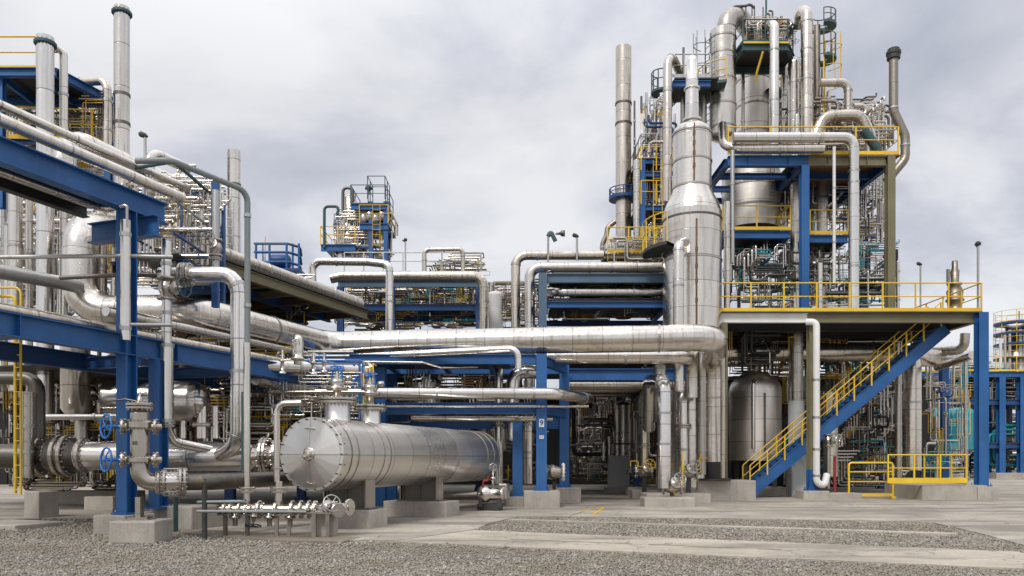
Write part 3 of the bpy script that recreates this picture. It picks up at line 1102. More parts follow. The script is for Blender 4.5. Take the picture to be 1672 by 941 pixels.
# left edge: yellow ladder frame, dark pipes, block
yl = thing('yellow_ladder', 'yellow ladder frame with a curved top standing at the photo edge', 'ladder', P(30, 812, 17.5))
for px in (26, 36):
    pass
b_ = P(29, 808, 17.3)
obj('side_rail', MB().tube([P(-14, 470, 17.3), P(34, 470, 17.3), P(34, 808, 17.3)], .025, 8, R=.15), 'yellow', yl)
obj('side_rail', MB().tube([P(-14, 484, 17.9), P(25, 484, 17.9), P(25, 806, 17.9)], .036, 8, R=.12), 'yellow', yl)
for k in range(16):
    y = 500 + k * 20
    obj('rung', MB().tube([P(34, y, 17.3), P(25, y, 17.9)], .012, 5), 'yellow', yl)
pipe('dark_elbow', 'dark bare pipe bending over and down at the yellow ladder', [P(-60, 618, 18.6), P(62, 618, 18.6), P(62, 735, 18.6)], .16, 'dark_pipe', R=.34)
pipe('dark_elbow', 'grey pipe with a long downward leg beside the dark elbow', [P(46, 640, 18.1), P(46, 780, 18.1)], .13, 'steel', bands=(.4, .7))
pipe('dark_elbow', 'thick dark low pipe leaving the photo edge at header height', [P(-80, 745, 18.6), P(70, 745, 18.6)], .3, 'dark_pipe', flanges=(.4, .97))
pipe('cross_pipe', 'level silver pipe passing behind the handwheels to the drum', [P(60, 681, 20.5), P(250, 680, 20.5)], .085, 'steel_shiny', bands=(.5,))
pipe('cross_pipe', 'level stout silver pipe far back beneath the lower blue beam', [P(-20, 642, 25), P(205, 640, 25)], .16, 'clad_warm', bands=(.3, .7))
plinth('upright dark-stained block next to the yellow ladder foot', P(68, 0, 20.6).x, 20.6, .55, .6, .75, -AZ)
plinth('low broad concrete footing of the yellow ladder', P(20, 0, 18).x, 18, 1.9, 1.3, .12, -AZ)
plinth('long low concrete sill in the shade behind low header', P(150, 0, 27).x, 27, 3.4, .8, .5, 0)
plinth('rough concrete pier behind the lower handwheel', P(172, 0, 24).x, 24, .9, .8, .45, 0)

# -- the valve assembly on the front plinth
va = thing('valve_assembly', 'upright steel pipe valve with two blue handwheels on the front plinth', 'valve', P(228, 851, 14.85))
pc = P(228, 760, 14.85)
vx, vy = pc.x, pc.y
Hz = lambda y: P(228, y, 14.85).z
plinth('big front concrete plinth carrying the valve with the blue handwheels', -7.155, 14.84, .87, .78, .43, 0)
obj('pipe_run', MB().tube([(vx, vy, Hz(676)), (vx, vy, Hz(788)), Vector((vx, vy, Hz(788))) + Vector((.48, .2, 0))], .168, 30, .33, 9, True, 7), 'steel', va)
obj('neck', MB().lathe((vx, vy, Hz(676)), Z, [(.168, 0), (.168, .02), (.10, .08), (.10, .2), (.13, .24)], 26), 'steel', va)
for y, r, th in ((661, .245, .055), (666.5, .245, .045), (694, .235, .16), (751, .235, .11)):
    obj('flange', flange_mb((vx, vy, Hz(y)), Z, r, th, 14), 'steel', va)
obj('stem', MB().lathe((vx, vy, Hz(658)), Z, [(.06, 0), (.05, .1), (.025, .12), (.02, .22), (0, .22)], 10), 'steel', va)
hv = Vector((math.cos(.25), math.sin(.25), 0))
for y in (697, 751):
    for sgn in (-1, 1):
        c = Vector((vx, vy, Hz(y)))
        m = MB().cyl(c + hv * sgn * .15, c + hv * sgn * .28, .085, 14)
        m2 = flange_mb(c + hv * sgn * .29, hv * sgn, .165, .05, 10)
        m.add(m2.v, m2.f)
        if sgn > 0:
            m.lathe(c + hv * .31, hv, [(.06, 0), (.06, .08), (0, .1)], 12)
        obj('side_nozzle', m, 'steel', va)
    dr_ = (-Vector((math.cos(.25), math.sin(.25), 0)) * .8 + Vector((-.25, -.75, 0))).normalized()
    st = Vector((vx, vy, Hz(y))) - hv * .3
    wc = st - hv * .30 + Vector((.02, -.02, .0 if y < 700 else .0))
    s_ = obj('stem', MB().tube([st, wc], .035, 10), 'blue_wheel', va)
    obj('handwheel', wheel_mb(wc, (-.62, -.78, .05), .225, .021), 'blue_wheel', s_)
e0 = Vector((vx, vy, Hz(788)))
ed = Vector((.48, .2, 0)).normalized()
for d, r, th in ((.33, .235, .06), (.43, .27, .05), (.72, .30, .06), (.80, .30, .05)):
    obj('flange', flange_mb(e0 + ed * d, ed, r, th, 18), 'steel', va)
obj('expansion_joint', MB().lathe(e0 + ed * .45, ed, [(.2, 0), (.235, .03), (.2, .07), (.235, .1), (.2, .14), (.235, .18), (.2, .22), (.22, .26)], 28), 'steel_shiny', va)
m = MB()
ex = ed.cross(Z).normalized()
for k in range(8):
    g = 2 * pi * k / 8
    o = (ex * math.cos(g) + Z * math.sin(g)) * .262
    m.cyl(e0 + ed * .42 + o, e0 + ed * .8 + o, .016, 6)
obj('tie_rod', m, 'steel', va)
m = MB().box((vx, vy, .62), (.10, .16, .5)).box((vx, vy, .445), (.5, .4, .03)).box((vx, vy, .475), (.36, .28, .025))
for i in (-1, 1):
    for j in (-1, 1):
        m.cyl((vx + i * .2, vy + j * .15, .45), (vx + i * .2, vy + j * .15, .52), .022, 6)
obj('pedestal', m, 'steel', va)
obj('name_plate', MB().box((vx - .01, vy - .172, Hz(724)), (.10, .012, .07)), 'dark_pipe', va)
pipe('branch_pipe', 'dark pipe running back from the round flange of the handwheel valve', [e0 + ed * .83, e0 + ed * 1.25, e0 + ed * 1.25 + U * 3.6], .17, 'dark_pipe', R=.35)
pipe('wire_pipe', 'thin dark hand lever above the handwheel valve', [P(176, 655, 14.9), P(205, 652, 14.9), P(226, 656, 14.9)], .02, 'dark_pipe')

# -- small bore manifold in front of the exchanger
mf = thing('pipe_manifold', 'low steel manifold of small flanged pipes and valves in front of the exchanger', 'manifold', P(450, 870, 15.6))
mY = 15.6
mz = P(0, 832, mY).z
X_ = lambda px: P(px, 0, mY).x
obj('pipe_run', MB().tube([(X_(356), mY, mz), (X_(545), mY, mz)], .10, 18), 'steel', mf)
for px in (368, 378, 392, 424, 452, 478, 492, 505, 515):
    obj('flange', flange_mb((X_(px), mY, mz), (1, 0, 0), .19 if px > 420 else .16, .045, 8), 'steel', mf)
for px, y0 in ((403, 560), (455, 786)):
    obj('branch', MB().tube([(X_(px), mY, mz), (X_(px), mY, P(0, y0, mY).z)], .065 if px == 403 else .075, 14), 'steel_shiny', mf)
    for y in (797, 803):
        obj('flange', flange_mb((X_(px), mY, P(0, y, mY).z), Z, .17, .035, 8), 'steel', mf)
for px in (440, 474, 384):
    v_ = MB().lathe((X_(px), mY, mz), -Z, [(.06, 0), (.06, .12), (.11, .14), (.11, .18), (.05, .2), (.05, .34)], 12)
    obj('drain', v_, 'steel', mf)
valve(mf, (X_(532), mY - .02, mz), (1, 0, 0), .10, (.5, -.8, .35), 'steel', 'galvanised', .17)
valve(mf, (X_(416), mY, mz), (1, 0, 0), .08, (0, -.3, -1), 'steel', 'black', .15)
obj('elbow', MB().tube([(X_(545), mY, mz), (X_(556), mY, mz), (X_(556), mY - .3, mz)], .10, 16, R=.16), 'steel', mf)
obj('flange', flange_mb((X_(558), mY - .32, mz), (.6, -.8, 0), .15, .05, 10), 'steel', mf)
obj('flange', flange_mb((X_(572), mY - .1, mz + .05), (.9, -.4, 0), .17, .05, 10), 'steel_shiny', mf)
obj('connector', MB().cyl((X_(556), mY - .1, mz + .03), (X_(572), mY - .1, mz + .05), .1, 14), 'steel', mf)
for px in (368, 404, 452, 472):
    obj('support', MB().box((X_(px), mY, mz / 2 - .02), (.07, .07, mz - .12)).box((X_(px), mY, mz - .1), (.26, .2, .03)), 'dark_pipe' if px < 440 else 'steel', mf)
pp = MB().cbox((X_(532), mY, .28), (.42, .34, .56), 0, .015)
obj('support', pp, 'concrete', mf)
obj('support', MB().box((X_(519), mY - .3, .26), (.08, .08, .52)).box((X_(541), mY - .3, .26), (.08, .08, .52)).box((X_(530), mY - .3, .53), (.5, .2, .03)), 'clad_dull', mf)
pipe('thin_tube', 'thin grey tube rail above the low manifold, open at one end', [P(322, 820, 15.2), P(396, 819, 15.2), P(402, 822, 15.3)], .032, 'teal_grey')
pipe('thin_tube', 'longer thin grey tube along the front of the low manifold', [P(322, 835, 15.0), P(500, 836, 15.0)], .028, 'teal_grey')
pipe('stub_post', 'dark steel stub post in the gravel next to the thin tubes', [P(334, 879, 15.2), P(334, 782, 15.2)], .055, 'dark_steel')
pipe('stub_post', 'grey-blue stub post just behind the big front plinth', [P(287, 868, 15.6), P(287, 812, 15.6)], .05, 'teal_dark')
pipe('bent_tube', 'slim silver tube bent over at the exchanger face and dropping to the manifold', [P(492, 658, 15.7), P(452, 659, 15.7), P(452, 788, 15.7)], .065, 'steel_shiny', flanges=(.86,), R=.18)
pipe('bent_tube', 'very thin dark teal tube beside the tall dark conduit', [P(396, 640, 16.7), P(396, 800, 16.7)], .03, 'teal_dark')

# -- heat exchanger
T0 = P(508, 742, 16.4)
tr = .795
TL = 9.7
ex_ = thing('heat_exchanger', 'large lying steel cylinder with a bolted flat end on concrete saddles', 'heat exchanger', T0 - Z * T0.z)
ta = U
prof = [(tr, .32), (tr, TL - .45)] + [(tr * math.cos(a), TL - .45 + .42 * math.sin(a)) for a in [pi / 2 * k / 8 for k in range(9)]]
obj('shell', MB().lathe(T0, ta, prof, 64, .95), 'tank_skin', ex_)
obj('end_cover', MB().lathe(T0, ta, [(0, .05), (tr * .9, .02), (tr * .9, .0), (tr * .995, 0), (tr * .995, 0), (tr * 1.0, .02), (tr * 1.0, .32), (tr * 1.0, .32), (tr * .9, .32)], 64, 3.0, False), 'tank_skin', ex_)
obj('cover_plate', MB().lathe(T0, ta, [(.02, -.10), (tr * .925, -.006)], 18, 1e6, False), 'tank_skin', ex_)
side = ta.cross(Z).normalized()
m = MB()
for k in range(22):
    g = 2 * pi * k / 22
    o = (side * math.cos(g) + Z * math.sin(g))
    m.cyl(T0 + o * tr * .955 - ta * .035, T0 + o * tr * .955 + ta * .03, .02, 6)
    m.cyl(T0 + o * (tr + .012) + ta * .10, T0 + o * (tr - .03) + ta * .10, .017, 6)
obj('bolt_ring', m, 'dark_pipe', ex_)
obj('centre_hub', MB().lathe(T0 - ta * .09, -ta, [(.145, -.03), (.145, .03), (.12, .05), (.10, .05), (.10, .12), (.06, .13), (.06, .1), (0, .1)], 24, smooth=False), 'steel_shiny', ex_)
m = MB()
for g in (pi / 2, 0, -pi / 2, pi):
    o = (side * math.cos(g) + Z * math.sin(g))
    p_, q_ = T0 + o * .16 - ta * .086, T0 + o * tr * .92 - ta * .009
    m.tube([p_, q_], .005, 4)
obj('cover_seam', m, 'clad_dull', ex_)
for g, d in ((pi / 2, .55), (-pi / 2, .62)):
    o = (side * math.cos(g) + Z * math.sin(g))
    c = T0 + o * d - ta * .06
    obj('handle', MB().tube([c - side * .09 + ta * .05, c - side * .09 - ta * .05, c + side * .09 - ta * .05, c + side * .09 + ta * .05], .014, 6, R=.03), 'steel', ex_)
for f in (.34, .62, 1.75, 2.05, 6.0, 8.2, 8.75, 9.2):
    obj('strap', MB().lathe(T0 + ta * f, ta, [(tr - .01, 0), (tr + .012, 0), (tr + .012, 0), (tr + .012, .035), (tr + .012, .035), (tr - .01, .035)], 64, smooth=False), 'tank_skin' if f > 3 else 'clad', ex_)
for f, w_, h_ in ((1.0, .30, .42), (2.45, .26, .36)):
    b_ = T0 + ta * f + Z * (tr - .06)
    nzl = obj('nozzle', MB().lathe(b_, Z, [(w_ * 1.1, 0), (w_ * .95, .06), (w_ * .95, h_)], 28), 'tank_skin', ex_)
    obj('flange', flange_mb(b_ + Z * (h_ + .02), Z, w_ * 1.5, .06, 16), 'steel', nzl)
    obj('flange', flange_mb(b_ + Z * (h_ + .09), Z, w_ * 1.5, .05, 16), 'steel', nzl)
for f in (1.5, 5.2):
    c = T0 + ta * f
    zs = .45
    m = MB()
    m.box((c.x, c.y, zs + (c.z - tr * .62 - zs) / 2), (1.06, .2, c.z - tr * .62 - zs), -AZ)
    for k in (-1, 0, 1):
        m.box(Vector((c.x, c.y, zs + (c.z - tr * .6 - zs) / 2)) + V * (k * .5), (.04, .3, c.z - tr * .66 - zs), -AZ)
    m.box((c.x, c.y, zs + .02), (1.3, .44, .04), -AZ)
    obj('saddle', m, 'bolted_steel', ex_)  # grey-brown steel, web kept dark for the shade under the shell
    for k in (-1, 1):
        obj('saddle_plate', MB().box(Vector((c.x, c.y, zs + (c.z - tr * .72 - zs) / 2)) + V * (k * .55), (.03, .42, c.z - tr * .72 - zs), -AZ), 'clad_dull', ex_)
c = T0 + ta * 1.5
plinth('concrete plinth under the near saddle of the lying exchanger', c.x, c.y, 1.55, .85, .45, -AZ)
c = T0 + ta * 5.2
plinth('wider concrete plinth under the far saddle of the lying exchanger', c.x, c.y, 1.9, .9, .45, -AZ)
# drain pump at the far end
c = P(800, 812, 23.4)
pu = thing('drain_pump', 'small steel drain pump with a red fitting under the exchanger tail', 'pump', (c.x, c.y, .05))
obj('casing', MB().lathe((c.x - .35, c.y, .55), (1, -.3, 0), [(0, 0), (.2, .02), (.26, .12), (.26, .3), (.18, .4), (.18, .75), (.2, .78), (.12, .82), (0, .82)], 22), 'steel_shiny', pu)
obj('base', MB().cbox((c.x, c.y, .14), (.7, .4, .2), -.3, .02), 'dark_steel', pu)
for dx, dy in ((-.28, -.1), (.3, -.12)):
    obj('foot', MB().box((c.x + dx, c.y + dy - .12, .3), (.12, .1, .3)), 'dark_steel', pu)
obj('pipe', MB().tube([(c.x - .3, c.y - .1, .55), (c.x - 1.4, c.y - .1, .5), (c.x - 2.2, c.y + .1, .5)], .08, 12), 'steel', pu)
obj('fitting', MB().lathe((c.x + .1, c.y - .1, .75), Z, [(.05, 0), (.05, .2), (.1, .22), (.1, .3), (.03, .32), (.03, .6)], 12), 'steel', pu)
obj('fitting', MB().tube([(c.x - .2, c.y - .2, .75), (c.x - .2, c.y - .2, .95), (c.x - .05, c.y - .2, .95), (c.x - .05, c.y - .2, 1.1)], .03, 7, R=.05), 'red', pu)
obj('hood', MB().cbox((c.x + .42, c.y, .62), (.3, .36, .5), -.3, .06), 'clad_dull', pu)
obj('handwheel', wheel_mb((c.x + .1, c.y - .16, 1.36), (0, -1, .2), .11), 'steel', pu)

for k, (dv3, r_, mt, lab) in enumerate(((-.55, .12, 'clad_warm', 'silver pipe lying on the lower blue beam nearest its edge'), (-1.0, .10, 'clad_dull', 'slim warm-toned pipe second on the lower blue rack'), (-1.45, .2, 'clad_dull', 'dull thick pipe in the middle of the lower blue rack'),
                                   (-2.0, .13, 'clad', 'silver pipe fourth on the lower blue rack'), (-2.5, .09, 'steel', 'thin steel pipe on the far half of the lower blue rack'), (-2.95, .17, 'clad_warm', 'far stout pipe along the inner edge of the lower blue rack'))):
    p_ = l0 + V * dv3 + Z * (.24 + r_ + .02)
    pipe('rack_pipe', lab, [along(p_, -160), p_ + U * (11 - k)], r_, mt, bands=(.35, .6), sheet=1.2)


# ================================================================== CENTRE: blue frame, cross pipes
cf = thing('blue_structure', 'bright blue steel frame with a numbered post, standing behind the exchanger', 'steel frame', P(884, 800, 25) * 1)
x8, x9 = P(884, 0, 25).x, P(921, 0, 27.9).x
zt, zm = P(0, 587, 25).z, P(0, 667, 25).z
column(cf, x8, 25, .58, zt + .16, .34, 'blue')
column(cf, x9, 27.9, .58, zt + .16, .34, 'blue')
xl = P(520, 0, 25).x
beam(cf, (xl, 25, zt), (x8 - .18, 25, zt), .32, .2, 'blue')
beam(cf, (P(606, 0, 25).x, 25, zm), (x8 - .18, 25, zm), .36, .2, 'blue')
beam(cf, (xl, 27.9, zt), (x9 - .18, 27.9, zt), .32, .2, 'blue')
beam(cf, (P(606, 0, 25).x, 27.9, zm - .3), (x9 - .18, 27.9, zm - .3), .5, .2, 'blue')
beam(cf, (x8, 25.18, zt), (x9, 27.72, zt), .3, .2, 'blue', 'cross_beam')
beam(cf, (x8, 25.18, zm), (x9, 27.72, zm), .3, .2, 'blue', 'cross_beam')
for px in (560, 625, 720, 800):
    x = P(px, 0, 25).x
    beam(cf, (x, 25.12, zt - .02), (x, 27.8, zt - .02), .22, .14, 'blue_deep', 'cross_beam')
for px, Y in ((622, 25.6), (640, 27.6), (845, 26.0)):
    x = P(px, 0, Y).x
    column(cf, x, Y, .05 if px < 800 else .35, zt - .2 if px < 800 else zm - .22, .34, 'blue', plate=px > 800)
m = MB()
obj('number_plate', MB().box((x8 - .0, 24.815, P(0, 691, 24.8).z), (.16, .012, .26)), 'white', cf)
fc = bpy.data.curves.new('digit', 'FONT')
fc.body = '9'
fc.size = .24
fc.align_x, fc.align_y = 'CENTER', 'CENTER'
fc.extrude = .002
fc.offset = .006
fc.materials.append(MATS['blue_deep'])
fo = bpy.data.objects.new('digit', fc)
C.objects.link(fo)
bpy.context.view_layer.update()
fm = bpy.data.meshes.new_from_object(fo)
bpy.data.objects.remove(fo)
fo = bpy.data.objects.new('digit', fm)
C.objects.link(fo)
fo.parent = cf
fo.location = Vector((x8, 24.806, P(0, 691, 24.8).z)) - ORI[cf]
fo.rotation_euler = (pi / 2, 0, 0)
obj('tag_plate', MB().box((x8 - .0, 24.815, P(0, 714, 24.8).z), (.15, .01, .11)), 'white', cf)
m = MB()
for i, (dx, h_) in enumerate(((-.05, .06), (-.02, .045), (.015, .045), (.045, .06))):
    m.box((x8 + dx, 24.808, P(0, 714, 24.8).z), (.012, .004, h_))
obj('tag_mark', m, 'dark_steel', cf)
plinth('concrete plinth under the numbered blue post', x8, 25, 1.15, .95, .58)
plinth('concrete plinth under the blue post right behind the numbered one', x9, 27.9, 1.15, .95, .58)
plinth('small concrete plinth under the short blue post by the exchanger tail', P(845, 0, 26).x, 26, .8, .7, .35)
# plates and pipe shelves in the frame
obj('deck_plate', MB().box((P(700, 0, 26.4).x, 26.45, zt + .0), (5.6, 2.4, .02)), 'dark_steel', cf)

pipe('level_pipe', 'long silver pipe crossing in front of the numbered blue post', [P(418, 618, 21.2), P(440, 624, 21.8), P(566, 642, 24.45), P(905, 643, 24.45), P(950, 650, 26.2), P(962, 651, 28.5)], .185, 'clad_bright', bands=(.2, .45, .66, .86), R=.5)
pipe('level_pipe', 'thick silver pipe with a capped teal-ringed end above the exchanger nozzles', [P(428, 598, 21), P(500, 600, 21.8), P(603, 606, 23.6)], .17, 'clad', bands=(.3, .6), flanges=(.97,), sheet=1.5)
pipe('level_pipe', 'thin pale cable pipe along the lower blue frame beam', [P(520, 664, 24.72), P(880, 664, 24.72), P(960, 664, 26)], .045, 'clad_warm')
pipe('level_pipe', 'thin pale pipe lying along the face of the upper blue beam', [P(520, 590, 24.72), P(690, 592, 24.72), P(720, 601, 24.72), P(780, 600, 25.4)], .032, 'clad_warm')
pipe('level_pipe', 'dull pipe hung under the lower beam of the blue frame', [P(672, 683, 25.4), P(840, 684, 25.4), P(900, 684, 26.5)], .09, 'clad_warm')
pipe('elbow_pipe', 'bright fat elbow turning between the two blue frame beams', [P(838, 720, 26.8), P(838, 607, 26.8), P(878, 607, 26.8), P(884, 608, 29)], .24, 'clad_bright', bands=(.2,))
pipe('elbow_pipe', 'pale standing pipe beside the numbered blue post', [P(862, 662, 27.0), P(862, 790, 27.0)], .17, 'clad_warm', bands=(.25, .6))
pipe('elbow_pipe', 'slim shiny pipe standing between the two short blue posts', [P(815, 600, 27.4), P(815, 790, 27.4)], .15, 'steel_shiny', flanges=(.5,))
vessel('small_drum', 'stubby domed drum seen above the long level pipe', 'drum', 690, 28.4, 690, 612, 62, 'steel_shiny', 'dome')
vessel('small_drum', 'shiny short drum behind the exchanger tail under the lower beam', 'drum', 813, 28.2, 746, 676, 30, 'steel_shiny', 'dome', 'cone')
vessel('small_drum', 'dull upright canister left of the elbow leg behind the frame', 'drum', 792, 29.2, 770, 690, 26, 'clad_dull', 'dome', 'cone')
bv = thing('flange_valve', 'round flanged valve with a white ring between the numbered and rear blue posts', 'valve', P(908, 790, 25.8))
c = P(905, 771, 25.8)
obj('body', MB().lathe(c - Vector((.3, 0, 0)), (1, 0, 0), [(.16, 0), (.24, .1), (.26, .25), (.2, .4), (.16, .6)], 20), 'steel', bv)
obj('flange', flange_mb(c + Vector((.3, 0, 0)), (1, 0, 0), .31, .06), 'white', bv)
obj('flange', flange_mb(c - Vector((.28, 0, 0)), (1, 0, 0), .28, .06), 'steel', bv)
obj('pedestal', MB().box((c.x, c.y, .45), (.12, .12, .8)), 'dark_steel', bv)
# steel round the exchanger nozzles: standing relief valves, handles
rv = []
for px, py, Y, h, lab in ((486, 575, 20.4, 46, 'domed silver relief valve standing above the exchanger end'), (461, 590, 20.2, 38, 'thin upright valve spindle left of the domed relief valve'), (512, 592, 20.6, 36, 'small spindle valve right of the domed relief valve'), (529, 588, 20.8, 32, 'smallest bright spindle over the first exchanger nozzle')):
    t_ = thing('relief_valve', lab, 'valve', P(px, py + 20, Y))
    b_ = P(px, py + 20, Y)
    H = h / F * Y
    if h > 40:
        prof_ = [(.10, 0), (.10, .1), (.18, .12), (.18, .17), (.13, .19), (.15, .3), (.15, H * .85), (.13, H * .95), (.06, H * 1.03), (0, H * 1.05)]
    else:
        prof_ = [(.1, 0), (.1, .04), (.05, .06), (.045, H * .5), (.09, H * .52), (.09, H * .56), (.03, H * .6), (.03, H), (0, H)]
    obj('body', MB().lathe(b_, Z, prof_, 16), 'steel_shiny', t_)
    obj('handwheel', wheel_mb(b_ + Z * H * .72 - Vector((0, .16, 0)), (.2, -1, .1), .10), 'steel' if px != 529 else 'blue_wheel', t_)
for k, (f, mat_) in enumerate(((1.0, 'steel'), (2.45, 'steel'))):
    b_ = T0 + U * f + Z * (tr + .42)
    t_ = thing('nozzle_valve', ['steel spindle valve with a blue yoke on the first exchanger nozzle', 'slim spindle valve with blue tubing on the second exchanger nozzle'][k], 'valve', b_)
    obj('body', MB().lathe(b_, Z, [(.1, 0), (.09, .22), (.24, .24), (.24, .3), (.14, .33), (.2, .4), (.15, .48), (.08, .52), (.04, .66), (0, .68)], 18), mat_, t_)
    obj('yoke', MB().tube([b_ + Z * .45 - V * .14, b_ + Z * .7 - V * .11, b_ + Z * .7 + V * .11, b_ + Z * .45 + V * .14], .025, 7), 'blue_wheel', t_)
    obj('handwheel', wheel_mb(b_ + Z * .76, (0.1, -.3, 1), .15), 'blue_wheel', t_)
    obj('actuator', MB().lathe(b_ + Z * .5 + V * .2, V, [(0, 0), (.06, .02), (.07, .05), (.07, .16), (0, .18)], 14), 'steel', t_)
for k, (a_, b_, c__) in enumerate((((556, 600, 22.4), (556, 655, 22.4), (600, 655, 22.4)), ((578, 596, 23.0), (578, 662, 23.0), (545, 662, 23.0)), ((590, 600, 22.2), (572, 640, 22.2), (572, 668, 22.2)))):
    pipe('blue_tube', ['thin bright blue tube bent below the teal-ringed pipe end', 'thin blue tube crossing in front of the long level pipe', 'short slanting blue tube over the second exchanger nozzle'][k],
         [P(*a_), P(*b_), P(*c__)], .035, 'teal' if k == 0 else 'blue_wheel')

# blue cross beam over the dark passage and roof of pipes behind
pbm = thing('rack_bridge', 'long blue beam bridging the dark passage right of the numbered post', 'pipe rack', P(1100, 790, 28.6))
beam(pbm, P(926, 612, 28.4), P(1112, 612, 28.4), .42, .26, 'blue')
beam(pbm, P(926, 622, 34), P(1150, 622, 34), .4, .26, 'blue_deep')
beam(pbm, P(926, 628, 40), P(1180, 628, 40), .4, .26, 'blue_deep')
column(pbm, P(1040, 0, 34).x, 34, .05, P(0, 632, 34).z, .3, 'blue_deep')
column(pbm, P(925, 0, 34).x, 34, .05, P(0, 632, 34).z, .3, 'blue_deep')
obj('deck_plate', MB().box((4.2, 34.2, P(0, 600, 34).z + .1), (6.0, 11.2, .05)), 'dark_steel', pbm)  # deck added overhead to darken the passage
obj('deck_plate', MB().box((-3.5, 34.4, 5.9), (10.2, 12.0, .05)), 'dark_steel', pbm)  # deck added overhead to shade the pipework behind the blue frame
for k, (py, r_, Y) in enumerate(((628, .14, 29.5), (633, .1, 31), (637, .16, 33), (645, .12, 36))):
    pipe('passage_pipe', ['upper bright pipe across the roof of the dark passage', 'slim pipe second in the roof of the dark passage', 'stout dull pipe across the dark passage', 'deepest level pipe over the dark passage'][k],
         [P(930, py, Y), P(1120, py, Y)], r_, ['clad', 'steel', 'clad_dull', 'clad_dull'][k])
vessel('process_vessel', 'shaded upright vessel at the back of dark passage', 'vessel', 1018, 38, 772, 655, 30, 'clad_dull', 'dome', bands=(.4,))
cb_ = thing('control_cabinet', 'pale grey-blue control cabinet standing in the dark passage', 'cabinet', P(1010, 790, 36))
c = P(1010, 0, 36)
obj('housing', MB().cbox((c.x, c.y, 1.02), (.95, .6, 1.5), 0, .02), 'pale_grey', cb_)
obj('door', MB().cbox((c.x, c.y - .31, 1.02), (.85, .03, 1.38), 0, .01), 'pale_grey', cb_)
obj('base', MB().cbox((c.x, c.y, .14), (1.3, .9, .28), 0, .02), 'concrete', cb_)
obj('handle', MB().box((c.x + .34, c.y - .34, 1.0), (.03, .03, .2)), 'black', cb_)

# ================================================================== legs right of the passage
pipe('leg_pipe', 'stout silver leg with a hooked head on the nearest right-hand plinth', [P(1060, 700, 29), P(1060, 622, 27.5), P(1084, 622, 25.8), P(1084, 797, 25.8)], .235, 'clad_bright', bands=(.52, .66, .8), R=.42)
obj_f = pipe('leg_pipe', 'thick dark-topped pipe hanging behind the hooked leg', [P(1077, 596, 27.4), P(1077, 690, 27.4)], .22, 'clad_dull', bands=(.3,))
pipe('leg_pipe', 'middle silver leg with a bell-shaped head and dark flange', [P(1128, 628, 30), P(1114, 640, 28.6), P(1116, 770, 28.6)], .2, 'clad', flanges=(.62,), bands=(.4, .82))
pipe('leg_pipe', 'slim leg hugging the thick main pipe leg', [P(1146, 575, 28.6), P(1146, 775, 28.6)], .17, 'clad_dull', bands=(.25, .55, .8))
pipe('leg_pipe', 'dull leg left of the hooked one deeper in shade', [P(1052, 640, 30), P(1052, 765, 30)], .17, 'clad_warm', flanges=(.7,), bands=(.3,))
pipe('leg_pipe', 'far dull leg at the shaded row of plinths', [P(1040, 650, 33), P(1040, 765, 33)], .15, 'clad_dull', flanges=(.75,))
for (px, py, Y, lab) in ((1098, 795, 25.9, 'stub valve with yellow tubing at the foot of the hooked leg'), (1124, 772, 28.5, 'round valve at the foot of the bell-headed leg'), (1052, 770, 30, 'yellow-stained valve at the foot of the shaded leg')):
    t_ = thing('foot_valve', lab, 'valve', P(px, py + 15, Y))
    c = P(px, py, Y)
    valve(t_, c, (1, -.2, 0), .15, (.25, -.9, .5), 'steel', 'galvanised' if px > 1060 else 'yellow', .2)
    m = MB()
    for k in range(3):
        pts = [c + Vector((random.uniform(-.4, .4), -.15 - .05 * k, random.uniform(-.2, .2)))]
        for j in range(4):
            pts.append(pts[-1] + random.choice([Vector((.3, 0, 0)), Vector((-.3, 0, 0)), Z * .3, Z * .22, -Z * .2]))
        m.tube(pts, .02, 6, R=.06)
    obj('tubing', m, 'yellow', t_)
    obj('pedestal', MB().box((c.x, c.y, c.z / 2), (.14, .14, c.z)), 'dark_steel', t_)
plinth('low pale plinth under the hooked silver leg', P(1088, 0, 25.6).x, 25.5, 1.65, 1.0, .34, 0)
plinth('broad low plinth under the bell-headed leg', P(1090, 0, 28).x + .3, 28.2, 2.3, 1.4, .36, 0)
plinth('big concrete plinth under the thick main pipe leg', P(1172, 0, 30).x, 29.6, 2.2, 1.7, .80, 0)
for k, (px, Y) in enumerate(((1052, 30.6), (1044, 33.2), (1040, 36))):
    plinth(['first plinth of the shaded row beside the dark passage', 'second plinth of the shaded row beside the dark passage', 'farthest plinth of the shaded row beside the dark passage'][k], P(px, 0, Y).x, Y, 1.1, .9, .4, 0)

# ================================================================== RIGHT: the process structure
ps = thing('process_structure', 'two-level steel process structure with yellow rails round the main deck', 'steel structure', P(1390, 812, 33))
DZ = P(0, 520, 30).z
fx = {k: P(k, 0, 30).x for k in (1180, 1326, 1597)}
column(ps, fx[1180], 30, .6, DZ - .2, .30, 'olive')
column(ps, fx[1326], 30, .38, 1.2, .33, 'blue')
column(ps, fx[1326], 30, 1.2, DZ - .2, .33, 'olive', plate=False)
column(ps, fx[1597], 29.8, .55, DZ + .18, .37, 'blue')
xr, xl_ = fx[1597] - .19, P(1166, 0, 30).x
beam(ps, (xl_, 30, DZ), (fx[1326] - .2, 30, DZ), .36, .22, 'white')
beam(ps, (fx[1326] - .2, 30, DZ), (xr, 30, DZ), .36, .22, 'olive', stiff=0)
beam(ps, (xr + .1, 30.12, DZ), (xr + .1, 41, DZ), .36, .22, 'olive')
beam(ps, (xl_, 30.12, DZ), (xl_, 41, DZ), .36, .22, 'olive')
beam(ps, (xl_, 41, DZ), (xr, 41, DZ), .36, .22, 'blue_deep')
for k in range(5):
    Y = 31.8 + 1.9 * k
    beam(ps, (xl_ + .15, Y, DZ - .05), (xr, Y, DZ - .05), .3, .18, 'dark_steel', 'cross_beam')
